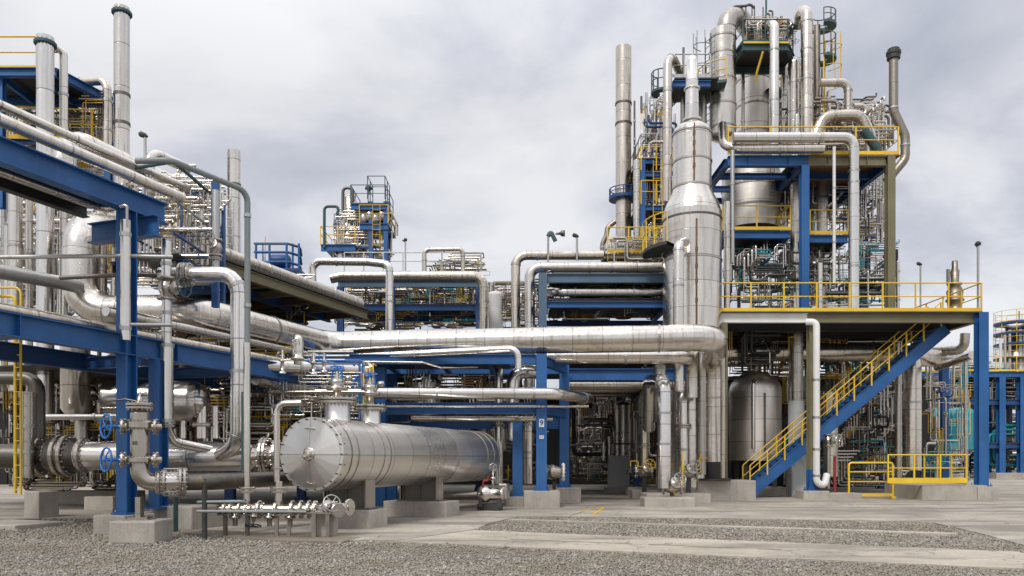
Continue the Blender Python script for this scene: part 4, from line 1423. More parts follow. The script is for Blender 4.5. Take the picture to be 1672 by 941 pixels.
obj('deck_plate', MB().box(((xl_ + xr) / 2, 35.45, DZ + .21), (xr - xl_ + .5, 11.3, .05)), 'dark_steel', ps)
dz = DZ + .235
for px, Y in ((1180, 40.5), (1326, 40.5), (1541, 38.5), (1440, 40.5)):
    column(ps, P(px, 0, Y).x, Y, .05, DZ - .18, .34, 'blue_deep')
hx0, hx1 = P(1172, 0, 29.9).x, P(1602, 0, 29.9).x
handrail(ps, [(hx0, 40.5, dz), (hx0, 29.88, dz), (hx1, 29.88, dz), (hx1, 40.5, dz)], 1.12, spacing=1.25)
# upper bay
UZ = P(0, 264, 32).z
ux = {k: P(k, 0, 32).x for k in (1188, 1313, 1453)}
column(ps, ux[1313], 32, dz, UZ - .2, .32, 'blue', plate=False)
column(ps, ux[1453], 32, dz, UZ + .2, .32, 'olive', plate=False)
column(ps, P(1410, 0, 38.5).x, 38.5, dz, UZ - .1, .34, 'blue', plate=False)
column(ps, ux[1188], 38.5, dz, UZ - .1, .34, 'blue_deep', plate=False)
beam(ps, (ux[1188], 32, UZ), (ux[1313] + .17, 32, UZ), .40, .24, 'blue', stiff=2)
beam(ps, (ux[1313] + .17, 32, UZ), (ux[1453] - .17, 32, UZ), .40, .24, 'olive', stiff=2)
beam(ps, (ux[1453], 32.17, UZ), (ux[1453], 39, UZ), .40, .22, 'blue_deep')
beam(ps, (ux[1313], 32.17, UZ), (ux[1313], 39, UZ), .36, .22, 'blue_deep')
beam(ps, (ux[1188], 32.17, UZ), (ux[1188], 39, UZ), .36, .22, 'blue_deep')
beam(ps, (ux[1188], 39, UZ), (ux[1453], 39, UZ), .40, .24, 'blue_deep')
for k in range(3):
    beam(ps, (ux[1188] + .12, 33.6 + 1.6 * k, UZ - .03), (ux[1453] - .12, 33.6 + 1.6 * k, UZ - .03), .26, .16, 'blue_deep', 'cross_beam')
m = MB().box((P(1385, 0, 32).x, 35.5, UZ + .225), (ux[1453] - ux[1313] + .7, 7.2, .05))
m.box((P(1250, 0, 32).x, 32.6, UZ + .225), (3.0, 1.3, .05))
obj('deck_plate', m, 'rusty', ps)
uz = UZ + .25
handrail(ps, [(ux[1188], 31.9, uz), (ux[1453] + .3, 31.9, uz), (ux[1453] + .3, 39, uz)], 1.15, spacing=1.6)
# intermediate platforms
for pa, pb, py, Y, dpt, mt in ((1180, 1290, 384, 33.2, 2.6, 'blue'), (1322, 1384, 391, 33.2, 3.2, 'blue')):
    z = P(0, py, Y).z
    xa, xb = P(pa, 0, Y).x, P(pb, 0, Y).x
    beam(ps, (xa, Y, z), (xb, Y, z), .32, .2, mt)
    beam(ps, (xb - .1, Y + .12, z), (xb - .1, Y + dpt, z), .28, .18, mt)
    obj('deck_plate', MB().box(((xa + xb) / 2, Y + dpt / 2, z + .175), (xb - xa, dpt, .04)), 'dark_steel', ps)
    handrail(ps, [(xa, Y - .05, z + .2), (xb, Y - .05, z + .2), (xb, Y + dpt, z + .2)], 1.05, spacing=1.3)
for px in (1190, 1285):
    x = P(px, 0, 33.6).x
    obj('bracket', MB().tube([(x, 33.4, P(0, 388, 33.4).z), (x * .985, 36, P(0, 430, 36).z)], .06, 8), 'blue_deep', ps)
plinth('square concrete plinth under the olive and blue post by the stair foot', fx[1326], 30, 1.0, .9, .38)
plinth('concrete plinth under the tall blue corner post of the deck', fx[1597], 29.8, .82, .95, .55)
plinth('low rough plinth between stair foot and yellow loop rail', P(1370, 0, 30.4).x, 30.4, 1.4, .9, .28)

# stair
st = thing('steel_stair', 'straight blue stair with double yellow handrails climbing to the main deck', 'stair', P(1224, 806, 31))
sa, sb = Vector((P(1222, 0, 30.9).x, 30.9, .08)), Vector((P(1546, 0, 30.9).x, 30.9, DZ - .25))
for dy in (0, .9):
    m = MB().ibeam(sa + Vector((0, dy, .12)), sb + Vector((0, dy, .02)), .46, .1, tf=.02)
    obj('stringer', m, 'blue', st)
n = 34
tm = tomesh('tread', MB().box((0, 0, 0), (.24, .8, .035)), 'dark_steel', Vector((0, 0, 0)))
for k in range(n):
    inst('tread', tm, st, sa + (sb - sa) * ((k + .5) / n) + Vector((-.03, .45, .18)))
for dy in (-.03, .93):
    o = Vector((0, dy, .28))
    handrail(st, [sa + o + Vector((.05, 0, 0)), sb + o - Vector((.25, 0, .2))], .98, spacing=.95, toe=False)
obj('base_plate', MB().box((sa.x + .1, 31.35, .07), (.6, 1.2, .04)), 'blue', st)

# guard rails on the ground
g1 = thing('guard_rail', 'low yellow loop rail standing before the dark pipework under the deck', 'guard rail', P(1420, 812, 30.2))
ga, gb2 = P(1386, 808, 30.2), P(1458, 808, 30.2)
for p in (ga, gb2):
    p.z = .1
obj('loop', MB().tube([ga, ga + Z * 1.36, gb2 + Z * 1.36, gb2], .04, 9, R=.12), 'yellow', g1)
for h_ in (.62, 1.0):
    obj('mid_rail', MB().tube([ga + Z * h_, gb2 + Z * h_], .025, 7), 'yellow', g1)
obj('toe_plate', MB().box((ga + gb2) / 2 + Z * .1, ((gb2 - ga).length, .05, .12)), 'yellow', g1)
for p in (ga, gb2):
    obj('foot', MB().box((p.x, p.y, .09), (.16, .16, .1)), 'yellow', g1)
g2 = thing('guard_rail', 'longer yellow rail round the fat column on its concrete base', 'guard rail', P(1512, 792, 29.6))
za = P(0, 789, 29.4).z
handrail(g2, [(P(1450, 0, 32).x, 32, za), (P(1450, 0, 29.4).x, 29.4, za), (P(1578, 0, 29.4).x, 29.4, za), (P(1578, 0, 29.4).x, 32.4, za)], 1.08, spacing=1.15)
obj('toe_plate', MB().box((P(1514, 0, 29.3).x, 29.34, za + .1), (P(1578, 0, 29.4).x - P(1450, 0, 29.4).x, .03, .2)), 'yellow', g2)
plinth('long wide concrete base carrying the fat silver column and its rail', P(1531, 0, 30.6).x, 30.9, 2.5, 3.0, .60)

# vessel and pipes beneath the main deck
vw, vr, vb, vt = vessel('pressure_vessel', 'big dome-topped silver vessel under the main deck beside the stair', 'vessel', 1233, 33.6, 752, 606, 83, 'satin', 'dome', 'flat', bands=(), sheet=.95, neck=(.14, .3), head=.85)
ladder(vw, vb.x + .05, vb.y - vr - .03, 1.9, 4.4, (0, -1), .05, 'dark_pipe', False, 'level_gauge')
for k in range(4):
    a = pi / 4 + k * pi / 2
    obj('leg', MB().box((vb.x + vr * .8 * math.cos(a), vb.y + vr * .8 * math.sin(a), .9), (.18, .18, 1.4)), 'dark_steel', vw)
obj('vent_hood', MB().tube([vb + Vector((-.45, -vr - .05, .5)), vb + Vector((-.45, -vr - .05, 3.3)), vb + Vector((-.2, -vr * .6, 3.5))], .08, 12), 'steel_shiny', vw)
plinth('shaded plinth under the dome-topped vessel', vb.x, vb.y, 2.2, 2.2, .4)
pipe('under_deck_pipe', 'thick level pipe running below the main deck above the domed vessel', [P(1176, 576, 33), P(1420, 576, 33), P(1470, 576, 33), P(1500, 585, 33.5), P(1560, 585, 36)], .38, 'clad_warm', bands=(.15, .3, .5), sheet=1.2)
pipe('under_deck_pipe', 'upright pipe with a pale painted lower half behind the stair', [P(1300, 545, 32.6), P(1300, 640, 32.6), P(1300, 738, 32.6)], .30, 'clad_dull', bands=(.1, .3))
pipe('under_deck_pipe', 'pale painted sleeve of the upright pipe behind the stair', [P(1300, 655, 32.6), P(1300, 736, 32.6)], .33, 'pale_grey')
cg = thing('equipment_box', 'plain grey steel box standing behind the stair foot', 'cabinet', P(1303, 808, 32.4))
c = P(1303, 0, 32.2)
obj('housing', MB().cbox((c.x, c.y, .95), (.78, .7, 1.8), 0, .015), 'pale_grey', cg)
obj('door', MB().cbox((c.x, c.y - .36, .95), (.68, .025, 1.66), 0, .008), 'pale_grey', cg)
pipe('corner_pipe', 'white pipe bending down from the deck edge alongside the olive post', [P(1316, 526, 29.75), P(1333, 526, 29.6), P(1333, 788, 29.6), P(1346, 794, 29.6), P(1350, 775, 29.8)], .13, 'white', bands=(.35, .55, .72, .86), R=.3)
pipe('fat_column', 'fat silver column with a bent head standing inside the long yellow rail', [P(1470, 585, 35.5), P(1489, 585, 33.0), P(1489, 768, 33.0)], .37, 'clad_warm', bands=(.35, .6, .9), R=.55)
pipe('corner_tube', 'thin pale tube standing near the tall blue corner post', [P(1577, 590, 31), P(1577, 790, 31)], .065, 'clad_warm')
pipe('corner_tube', 'silver pipe with a rounded end poking out under the deck corner', [P(1530, 600, 34), P(1560, 590, 32), P(1588, 580, 30.6)], .16, 'clad')
pipe('corner_tube', 'dull pipe bent into an upward hook beneath the deck corner', [P(1490, 576, 35.5), P(1574, 572, 34), P(1576, 545, 34)], .2, 'clad_dull', bands=(.3, .6), R=.5)
hw = thing('wall_valve', 'small bright handwheel valve beside the white corner pipe', 'valve', P(1357, 790, 30.4))
valve(hw, P(1352, 720, 30.3), (0, .1, 1), .11, (.6, -.8, 0), 'steel', 'steel_shiny', .24)
obj('leg', MB().tube([P(1352, 720, 30.3), P(1352, 798, 30.3)], .08, 10), 'steel', hw)
pipe('red_pipe', 'thin rusty red standpipe by the white corner pipe', [P(1363, 745, 30.6), P(1363, 806, 30.6)], .06, 'red')
pipe('mid_standpipe', 'grey banded standpipe left of the fat column', [P(1467, 560, 32.2), P(1467, 780, 32.2)], .13, 'steel', bands=(.3, .6, .8))
pipe('mid_standpipe', 'stubby pale standpipe at the stair mid height behind it', [P(1356, 640, 33), P(1356, 778, 33)], .3, 'clad_warm', bands=(.5,))

# upper bay equipment
bvv, br_, bb, bt = vessel('storage_vessel', 'very wide silver vessel inside the upper bay above the blue platform', 'vessel', 1226, 36, 378, 276, 92, 'satin', 'dome', 'flat', bands=(.33, .66), bandmat='clad_dull', head=.2)
ladder(bvv, bb.x + .55, bb.y - br_ - .04, bb.z + 1.2, bb.z + 2.6, (0, -1), .16, 'dark_pipe', False, 'level_gauge')
obj('skirt', MB().lathe(bb - Z * 1.75, Z, [(.25, 0), (.35, .2), (br_ * .97, 1.74)], 36), 'dark_steel', bvv)
ob = []
for k, (px, y0, y1, wd, Y, mt, lab) in enumerate((
        (1299, 505, 258, 17, 34, 'clad_warm', 'brownish banded pipe standing left of the blue upper post'),
        (1342, 505, 285, 18, 35, 'clad_warm', 'brown pipe with a dark head right of the blue upper post'),
        (1394, 505, 224, 17, 31.5, 'clad', None),
        (1327, 500, 315, 9, 36, 'clad', 'slim short pipe squeezed beside the blue upper post'),
        (1264, 275, 74, 15, 33.4, 'clad_bright', None),
        (1296, 262, 104, 18, 34.6, 'clad', 'round-headed pipe between the two tall hooked pipes'),
        (1301, 262, 190, 8, 33.2, 'clad', 'short pale capped pipe before the round-headed pipe'),
        (1466, 505, 428, 6, 33.5, 'clad', 'small capped pipe right of the olive upper post'))):
    if lab:
        pts = [P(px, y0, Y), P(px, y1, Y)]
        r_ = wd / 2 / F * Y
        t_ = pipe('bay_pipe', lab, pts, r_, mt, bands=(.2, .5, .8))
        obj('cap', MB().lathe(pts[1], Z, [(r_ * math.cos(a), r_ * math.sin(a)) for a in [pi / 2 * k / 5 for k in range(6)]], segs(r_)), mt, t_)
pipe('bay_pipe', 'silver pipe crossing the upper rail then dropping in a long straight leg', [P(1196, 225, 31.5), P(1394, 225, 31.5), P(1394, 506, 31.5)], .21, 'clad_bright', bands=(.3, .52, .56, .85), R=.42)
pipe('bay_pipe', 'level pipe under the upper rail with a large elbow on the tower side', [P(1180, 205, 33.4), P(1182, 243, 31.8), P(1345, 243, 31.6)], .19, 'clad', bands=(.4, .7), R=.6)
for px, y0, y1, r_, mt, lab in ((1362, 462, 240, .065, 'white', 'thin white tube down the middle of the upper bay'), (1196, 430, 246, .085, 'galvanised', 'thin pale tube at the tower side of the upper bay'),
                                (1187, 520, 330, .13, 'clad', 'pale tube standing between tapered column and upper bay'), (1339, 520, 430, .10, 'clad', 'short light pipe rising through the deck rail')):
    pipe('thin_standpipe', lab, [P(px, y0, 31.3), P(px, y1, 31.3)], r_, mt, bands=(.3, .7))

# top of the structure
tc_, tcr, tcb, tct = vessel('tower_column', 'tall silver column with a flat hat and big bent overhead pipe', 'column', 1180, 34.5, 232, 52, 42, 'clad', 'flat', 'dome', bands=(.12, .32, .55, .78, .93), bandmat='clad_dull', sheet=1.0)
pipe('overhead_pipe', 'big curved pipe bending over from the top of hat-topped column', [P(1186, 60, 34.5), P(1186, 31, 34.5), P(1206, 27, 35), P(1228, 56, 36.2)], .42, 'clad_dull', R=.7, bands=(.12,))
uc, ucr, ucb, uct = vessel('tower_column', 'broad silver column under the dark top platform', 'column', 1230, 38, 262, 92, 54, 'satin', 'dome', 'flat', bands=(.25, .5, .75), bandmat='clad_dull', sheet=1.2)
vessel('tower_column', 'darker column half hidden behind the broad silver column', 'column', 1262, 40, 262, 92, 44, 'clad', 'dome', 'flat', bands=(.3, .6))
pipe('hooked_pipe', 'bright pipe passing through the top platform and hooking backwards', [P(1264, 262, 33.4), P(1264, 42, 33.4), P(1250, 40, 35), P(1246, 60, 36)], .2, 'clad_bright', bands=(.1, .3, .55, .8), R=.38)
pipe('hooked_pipe', 'tallest brownish pipe with its top hooked over like a cane', [P(1317, 258, 34), P(1317, 20, 34), P(1307, 18, 34.6), P(1305, 48, 35)], .245, 'clad_warm', bands=(.12, .28, .45, .62, .78), R=.4)
tp = thing('top_platform', 'dark teal crow-nest platform at the very top with yellow edging', 'platform', P(1258, 90, 35))
tz = P(0, 78, 34).z
ax2, bx2 = P(1213, 0, 34).x, P(1286, 0, 34).x
for a, b in (((ax2, 34, tz), (bx2, 34, tz)), ((bx2, 34, tz), (bx2 + .6, 35.0, tz)), ((ax2, 34, tz), (ax2 - .2, 35.9, tz)), ((ax2 - .2, 36, tz), (bx2 + .6, 36, tz))):
    beam(tp, a, b, .3, .18, 'teal_dark')
obj('deck_plate', MB().poly([(ax2, 34), (bx2, 34), (bx2 + .6, 35.0), (bx2 + .6, 36), (ax2 - .2, 36)], tz + .16, tz + .2), 'dark_steel', tp)
handrail(tp, [(ax2 - .2, 35.9, tz + .2), (ax2, 34, tz + .2), (bx2, 34, tz + .2), (bx2 + .6, 35.0, tz + .2), (bx2 + .6, 35.9, tz + .2)], 1.05, 'teal_dark', 1.0)
obj('edge_strip', MB().box(((ax2 + bx2) / 2, 33.9, tz + .17), (bx2 - ax2, .05, .08)), 'yellow', tp)
obj('slanting_brace', MB().tube([P(1246, 84, 33.9), P(1236, 118, 34.2), P(1234, 135, 34.4)], .05, 6), 'yellow', tp)
an = thing('antenna_mast', 'thin dark mast rising highest above the top platform', 'mast', P(1251, 60, 34.6))
obj('pole', MB().tube([P(1251, 62, 34.6), P(1251, -3, 34.6)], .045, 8), 'teal_dark', an)
obj('stub', MB().tube([P(1246, 62, 34.6), P(1246, 12, 34.6)], .03, 6), 'dark_pipe', an)
dv_ = thing('davit_arm', 'dark crooked hoist arm on the top platform', 'hoist', P(1225, 45, 34.6))
obj('arm', MB().tube([P(1193, 20, 34.6), P(1198, 11, 34.6), P(1218, 10, 34.6), P(1224, 7, 34.6), P(1232, 13, 34.6)], .06, 8), 'dark_pipe', dv_)
for px in (1218, 1228, 1232):
    obj('hanger', MB().tube([P(px, 10, 34.6), P(px, 52, 34.6)], .03, 6), 'dark_pipe', dv_)
lc = thing('ladder_column', 'slim brown column wrapped with cage ladder and two round platforms', 'column', P(1333, 225, 35.5))
lb = P(1334, 225, 35.5)
obj('shell', MB().tube([lb, P(1334, 42, 35.5)], .15, 16), 'bronze_pipe', lc)
for y in (42, 96):
    ringdeck(lc, P(1344, y, 35.6) - Z * .0, .2, .58, -1.9, 2.2, 'teal_dark', 'dark_pipe', .0001 + 1.0 if y > 50 else .55, .12, 14)
l_ = P(1346, 220, 35.3)
ladder(lc, l_.x, l_.y, P(0, 222, 35.3).z, P(0, 60, 35.3).z, (.9, -.5), .36, 'yellow', True)
pipe('side_pipe', 'level pipe leaving the caged column and elbowing straight down', [P(1338, 135, 34.8), P(1385, 135, 34.8), P(1385, 182, 34.8)], .18, 'clad_warm', bands=(.3, .62, .9), R=.36)
pipe('side_pipe', 'thick arched pipe rising out of the upper deck and coming down again', [P(1331, 222, 34), P(1345, 190, 34), P(1405, 188, 34), P(1421, 222, 34), P(1421, 262, 34)], .24, 'clad_warm', bands=(.3, .55, .8), R=.6)
vp = [P(1459, 95, 33), P(1459, 182, 33), P(1478, 222, 33), P(1478, 260, 33), P(1448, 296, 33)]
vpt = pipe('vent_pipe', 'crooked brown-grey vent pipe with a dark cap at the right end of the upper deck', vp, .185, 'bronze_pipe', bands=(.38, .68), R=.5)
obj('vent_cap', MB().lathe(P(1459, 98, 33), Z, [(.18, 0), (.27, .03), (.27, .2), (.3, .22), (.3, .34), (.24, .4), (.24, .46), (0, .46)], 20, smooth=False), 'dark_steel', vpt)
obj('side_arm', MB().tube([P(1459, 178, 33), P(1444, 170, 33), P(1441, 182, 33)], .05, 7), 'dark_pipe', vpt)
pipe('teal_brace', 'broad dark teal slanting chute beside the arched pipe', [P(1410, 212, 33.4), P(1434, 246, 33.4)], .2, 'teal_dark')

# tapered column
kt = thing('distillation_column', 'thick silver column widening below its shoulder, tallest vessel left of the structure', 'column', P(1130, 812, 30))
kb = P(1130, 812, 30)
kz = lambda y: P(0, y, 30).z
R1, R0 = 47 / F * 30, 31 / F * 30
obj('shell', MB().lathe((kb.x, kb.y, 0), Z, [(R1, .5), (R1, kz(350)), (R1, kz(350)), (R1 * .93, kz(338)), (R0 * 1.05, kz(316)), (R0, kz(308)), (R0, kz(308)), (R0, kz(222)), (R0, kz(222)), (R0 * .97, kz(214)), (R0 * .82, kz(208)), (R0 * .3, kz(205)), (0, kz(205))], 56, .98), 'clad', kt)
for y, rr_, mt in ((363, R1, 'dark_pipe'), (430, R1, 'clad_dull'), (222, R0, 'clad_dull'), (268, R0, 'clad_dull'), (310, R0, 'clad_dull')):
    obj('seam_band', MB().lathe((kb.x, kb.y, kz(y)), Z, [(rr_ * .98, 0), (rr_ + .03, 0), (rr_ + .03, 0), (rr_ + .03, .07), (rr_ + .03, .07), (rr_ * .98, .07)], 56, smooth=False), mt, kt)
obj('neck', MB().lathe((kb.x, kb.y, kz(207)), Z, [(.27, 0), (.27, .2), (.27, .2), (.36, .2), (.36, .2), (.36, .28), (.36, .28), (.27, .28), (.27, .28), (.25, kz(148) - kz(207)), (.25, kz(148) - kz(207)), (.31, kz(147) - kz(207)), (.31, kz(145) - kz(207)), (.25, kz(144) - kz(207)), (.22, kz(102) - kz(207)), (.17, kz(95) - kz(207)), (.08, kz(91) - kz(207)), (0, kz(90) - kz(207))], 24), 'clad_bright', kt)
obj('conduit', MB().tube([(kb.x - .1, kb.y - R1 - .05, kz(540)), (kb.x - .1, kb.y - R1 - .05, kz(372))], .03, 6), 'rusty', kt)
obj('conduit', MB().tube([(kb.x - .1, kb.y - R0 - .04, kz(305)), (kb.x - .1, kb.y - R0 - .04, kz(215))], .03, 6), 'rusty', kt)
m = MB()
for y in (230, 246, 262, 282, 420, 446, 470, 500):
    rr_ = R0 if y < 310 else R1
    m.box((kb.x - .1, kb.y - rr_ - .03, kz(y)), (.09, .07, .16))
obj('clip', m, 'dark_pipe', kt)
ringdeck(kt, (kb.x - .05, kb.y, kz(410)), R1 + .02, R1 + .75, 2.7, 4.0, 'dark_steel', 'yellow', 1.1, .12, 8)
pipe('side_pipe', 'silver pipe with a rounded elbow hugging the foot of tapered column', [P(1108, 640, 27.6), P(1108, 400, 27.6), P(1118, 396, 28.6)], .185, 'clad', bands=(.3, .6, .8), R=.4)
plinth('broad plinth under the thick tapered column', kb.x, kb.y, 2.6, 2.4, .5)
pipe('hooked_pipe', 'upright pipe left of the tapered column with an arch over to its platform', [P(1090, 330, 32.5), P(1090, 100, 32.5), P(1098, 94, 32.8), P(1114, 128, 34)], .185, 'clad_warm', bands=(.2, .4, .6, .8), R=.45)
sp_ = thing('side_platform', 'blue platform high behind the tapered column neck', 'platform', P(1112, 140, 34))
zz = P(0, 138, 33).z
beam(sp_, P(1098, 138, 33), P(1160, 138, 33), .26, .2, 'blue')
obj('deck_plate', MB().box((P(1128, 0, 34).x, 34, zz + .22), (1.9, 2.2, .05)), 'dark_steel', sp_)
handrail(sp_, [(P(1096, 0, 32.9).x, 32.9, zz + .24), (P(1160, 0, 32.9).x, 32.9, zz + .24)], 1.0, 'galvanised', .6)
obj('post', MB().tube([P(1116, 140, 33.2), P(1116, 78, 33.2)], .05, 7), 'dark_pipe', sp_)
ringdeck(sp_, P(1080, 150, 33.2), .15, .45, 1.8, 4.8, 'teal_dark', 'teal_dark', .8, .1, 10)
for px in (1118, 1147):
    pipe('tower_pipe', ['dull pipe standing behind the tapered column neck on its left', 'dull pipe standing behind the tapered column neck on its right'][px > 1130], [P(px, 330, 34.5), P(px, 140, 34.5)], .19, 'clad_dull', bands=(.3, .6))

# plain stack and structure left of the column
sk, rk_, bk, tk = stack('plain flue stack with a round yellow platform, left of tapered column', 1018, 36, 520, 78, 25.5, 'clad_warm', (), rings=(172, 205), sheet=1.2)
ringdeck(sk, P(1018, 322, 36), rk_, rk_ + .32, 0, 2 * pi, 'blue_deep', 'blue_deep', .35, .14, 22)
pipe('stack_conduit', 'knobbly dark conduit running up beside the plain flue stack', [P(1036, 330, 35.8), P(1036, 165, 35.8)], .045, 'dark_pipe', bands=(.1, .25, .4, .55, .62, .8))
pipe('side_pipe', 'upright silver pipe with an elbowed foot between flue stack and column', [P(1040, 262, 34.5), P(1040, 398, 34.5), P(1052, 404, 34.5)], .16, 'clad', bands=(.1, .35, .8))
pipe('side_pipe', 'small brown swan-neck pipe at the left foot of flue stack', [P(984, 425, 34.5), P(984, 398, 34.5), P(990, 385, 34.5), P(992, 372, 34.5), P(1004, 362, 34.5)], .11, 'bronze_pipe', bands=(.3,), R=.2)
br = thing('access_tower', 'blue framed access tower with yellow rails between flue stack and tapered column', 'steel structure', P(1060, 420, 35))
for px, Y, y0, y1 in ((1049, 34.5, 420, 262), (1092, 34.5, 420, 262), (1060, 37.5, 420, 232), (1090, 37.5, 420, 232)):
    p, q_ = P(px, y0, Y), P(px, y1, Y)
    column(br, p.x, p.y, p.z, q_.z, .22, 'blue' if Y < 36 else 'blue_deep', plate=False)
for y in (264, 285, 340, 418):
    z = P(0, y, 34.5).z
    a, b = P(1046, 0, 34.5).x, P(1096, 0, 34.5).x
    beam(br, (a, 34.5, z), (b, 34.5, z), .22, .14, 'blue')
    beam(br, (a, 37.4, z), (b, 37.4, z), .22, .14, 'blue_deep')
    obj('deck_plate', MB().box(((a + b) / 2, 36, z + .13), (b - a + .3, 3.0, .04)), 'dark_steel', br)
    handrail(br, [(a, 37.4, z + .15), (a, 34.4, z + .15), (b, 34.4, z + .15)], 1.05, 'yellow' if y > 270 else 'galvanised', .8, False)
l_ = P(1074, 420, 34.2)
ladder(br, l_.x, 34.2, P(0, 418, 34.2).z, P(0, 262, 34.2).z, (0, -1), .4, 'yellow', False)
pd = thing('pipe_platform', 'yellow railed pipe deck at the foot of the flue stack', 'platform', P(1035, 425, 33.5))
z = P(0, 419, 33.4).z
beam(pd, (P(985, 0, 33.4).x, 33.4, z), (P(1095, 0, 33.4).x, 33.4, z), .2, .14, 'olive')
obj('deck_plate', MB().box((P(1040, 0, 34).x, 34.6, z + .12), (3.0, 2.3, .04)), 'dark_steel', pd)
handrail(pd, [(P(992, 0, 33.3).x, 33.3, z + .14), (P(1095, 0, 33.3).x, 33.3, z + .14)], 1.1, 'yellow', 1.0)

# ================================================================== CENTRE BACK: frame and arched pipes over the main pipe
ff = thing('pipe_trestle', 'faded grey-blue frame holding a level pipe behind the main pipe', 'steel frame', P(990, 790, 31))
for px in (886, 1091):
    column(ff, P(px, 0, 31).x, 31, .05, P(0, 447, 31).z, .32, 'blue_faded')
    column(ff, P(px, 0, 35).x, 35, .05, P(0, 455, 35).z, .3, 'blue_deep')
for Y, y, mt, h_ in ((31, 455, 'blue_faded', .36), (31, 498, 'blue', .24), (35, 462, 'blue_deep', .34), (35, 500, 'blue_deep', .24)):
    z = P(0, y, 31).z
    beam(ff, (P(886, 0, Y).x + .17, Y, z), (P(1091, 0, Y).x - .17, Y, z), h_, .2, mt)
for px in (886, 1091):
    for y in (455, 498):
        z = P(0, y, 31).z
        beam(ff, (P(px, 0, 31).x, 31.17, z), (P(px, 0, 31).x, 34.8, z), .26, .16, 'blue_deep', 'cross_beam')
obj('deck_plate', MB().box((P(990, 0, 33).x, 33, P(0, 494, 31).z + .1), (4.9, 3.8, .03)), 'dark_steel', ff)
obj('deck_plate', MB().box((P(990, 0, 33).x, 33, P(0, 452, 31).z + .16), (4.9, 3.8, .03)), 'dark_steel', ff)
pipe('arch_pipe', 'outer silver pipe rising and arching over to the flue stack foot', [P(842, 640, 33), P(842, 417, 33), P(985, 417, 33)], .20, 'clad_warm', bands=(.25, .58, .7, .88), R=.46)
pipe('arch_pipe', 'inner silver pipe arching over above the faded frame', [P(865, 640, 32), P(865, 437, 32), P(1090, 437, 31.8), P(1098, 438, 33)], .215, 'clad', bands=(.2, .5, .7), R=.44)
pipe('frame_pipe', 'silver pipe threaded level through the faded frame', [P(896, 492, 33), P(898, 477, 32.2), P(910, 477, 31.3), P(1082, 477, 31.3)], .19, 'clad', bands=(.4, .8))
pipe('frame_pipe', 'thin bright pipe below the threaded one in the faded frame', [P(896, 489, 32), P(1082, 488, 32)], .05, 'clad_bright')
pipe('arch_pipe', 'long silver pipe left of the outer arch with a downturned end', [P(540, 455, 36), P(560, 451, 36), P(790, 451, 36), P(790, 640, 36)], .235, 'clad_warm', bands=(.12, .3, .5, .66), R=.55)
pipe('arch_pipe', 'silver pipe hooping in front with a long right leg into the main pipe', [P(510, 465, 33.4), P(510, 427, 33.4), P(600, 428, 33.2), P(636, 432, 33), P(636, 640, 33)], .17, 'clad_bright', bands=(.2, .42, .6), R=.36)
pipe('arch_pipe', 'small hoop of pipe standing on the longer arched pipe', [P(693, 445, 37), P(693, 408, 37), P(756, 407, 37), P(756, 445, 37)], .105, 'clad_warm', bands=(.15, .5, .8), R=.22)
rb2 = thing('pipe_trestle', 'faded blue beam rack under the long arched pipe, full of small pipes', 'steel frame', P(670, 790, 37))
for Y in (37, 40):
    z1, z2 = P(0, 464, 37).z, P(0, 503, 37).z
    for px in (556, 640, 782):
        column(rb2, P(px, 0, Y).x, Y, .05, z1 - .15, .3, 'blue_deep')
    beam(rb2, (P(552, 0, 37).x, Y, z1), (P(785, 0, 37).x, Y, z1), .32, .2, 'blue_faded')
    beam(rb2, (P(552, 0, 37).x, Y, z2), (P(785, 0, 37).x, Y, z2), .26, .18, 'blue')
obj('deck_plate', MB().box((P(670, 0, 38).x, 38.5, P(0, 503, 37).z + .15), (6.6, 3.2, .03)), 'dark_steel', rb2)
z = P(0, 430, 37).z
handrail(rb2, [(P(560, 0, 37).x, 37.3, z1 + .7), (P(785, 0, 37).x, 37.3, z1 + .7)], .9, 'galvanised', 1.0, False)
vessel('white_silo', 'white dome-topped silo right of the long arched pipe leg', 'silo', 808, 38, 640, 476, 26, 'white', 'dome', bands=(.6,), bandmat='pale_grey')
pipe('silo_pipe', 'upright pale pipe rising just behind the white silo', [P(802, 640, 39), P(802, 462, 39)], .2, 'clad', bands=(.8,))
pipe('silo_pipe', 'level yellow-grey pipe behind the two arched pipes', [P(806, 463, 44), P(890, 462, 44)], .12, 'olive')

# receding pipe bridge in the left middle
q0 = P(585, 497, 30.5)
q1 = along(q0, 290)
pipe('rack_pipe', 'thick silver pipe receding down to a blunt end behind the main pipe', [q1, q0], .265, 'clad_warm', bands=(.2, .4, .6, .8, .95), sheet=1.1)
rr2 = thing('pipe_bridge', 'dark pipe bridge with olive-yellow edges under the receding silver pipe', 'pipe rack', q0 - Z * q0.z)
for dv2, mt in ((.75, 'olive'), (-.9, 'blue_deep'), (-2.4, 'dark_steel')):
    a, b = q1 + V * dv2 - Z * .62, q0 + V * dv2 - Z * .62 - U * .6
    beam(rr2, a, b, .3, .18, mt)
for k in range(7):
    p = q1 + (q0 - q1) * (k / 7 + .05) - Z * .5
    beam(rr2, p + V * .65 - Z * .1, p - V * 2.3 - Z * .1, .2, .14, 'olive' if k % 2 else 'rusty', 'cross_beam')
obj('deck_plate', MB().box((q0 + q1) / 2 - Z * .42 - V * .8, ((q1 - q0).length, 3.4, .04), math.atan2(U.y, U.x)), 'dark_steel', rr2)
for k in (1.5, 5.5):
    p = q0 - U * k - V * 1.6
    column(rr2, p.x, p.y, .05, q0.z - .8, .3, 'blue_deep')
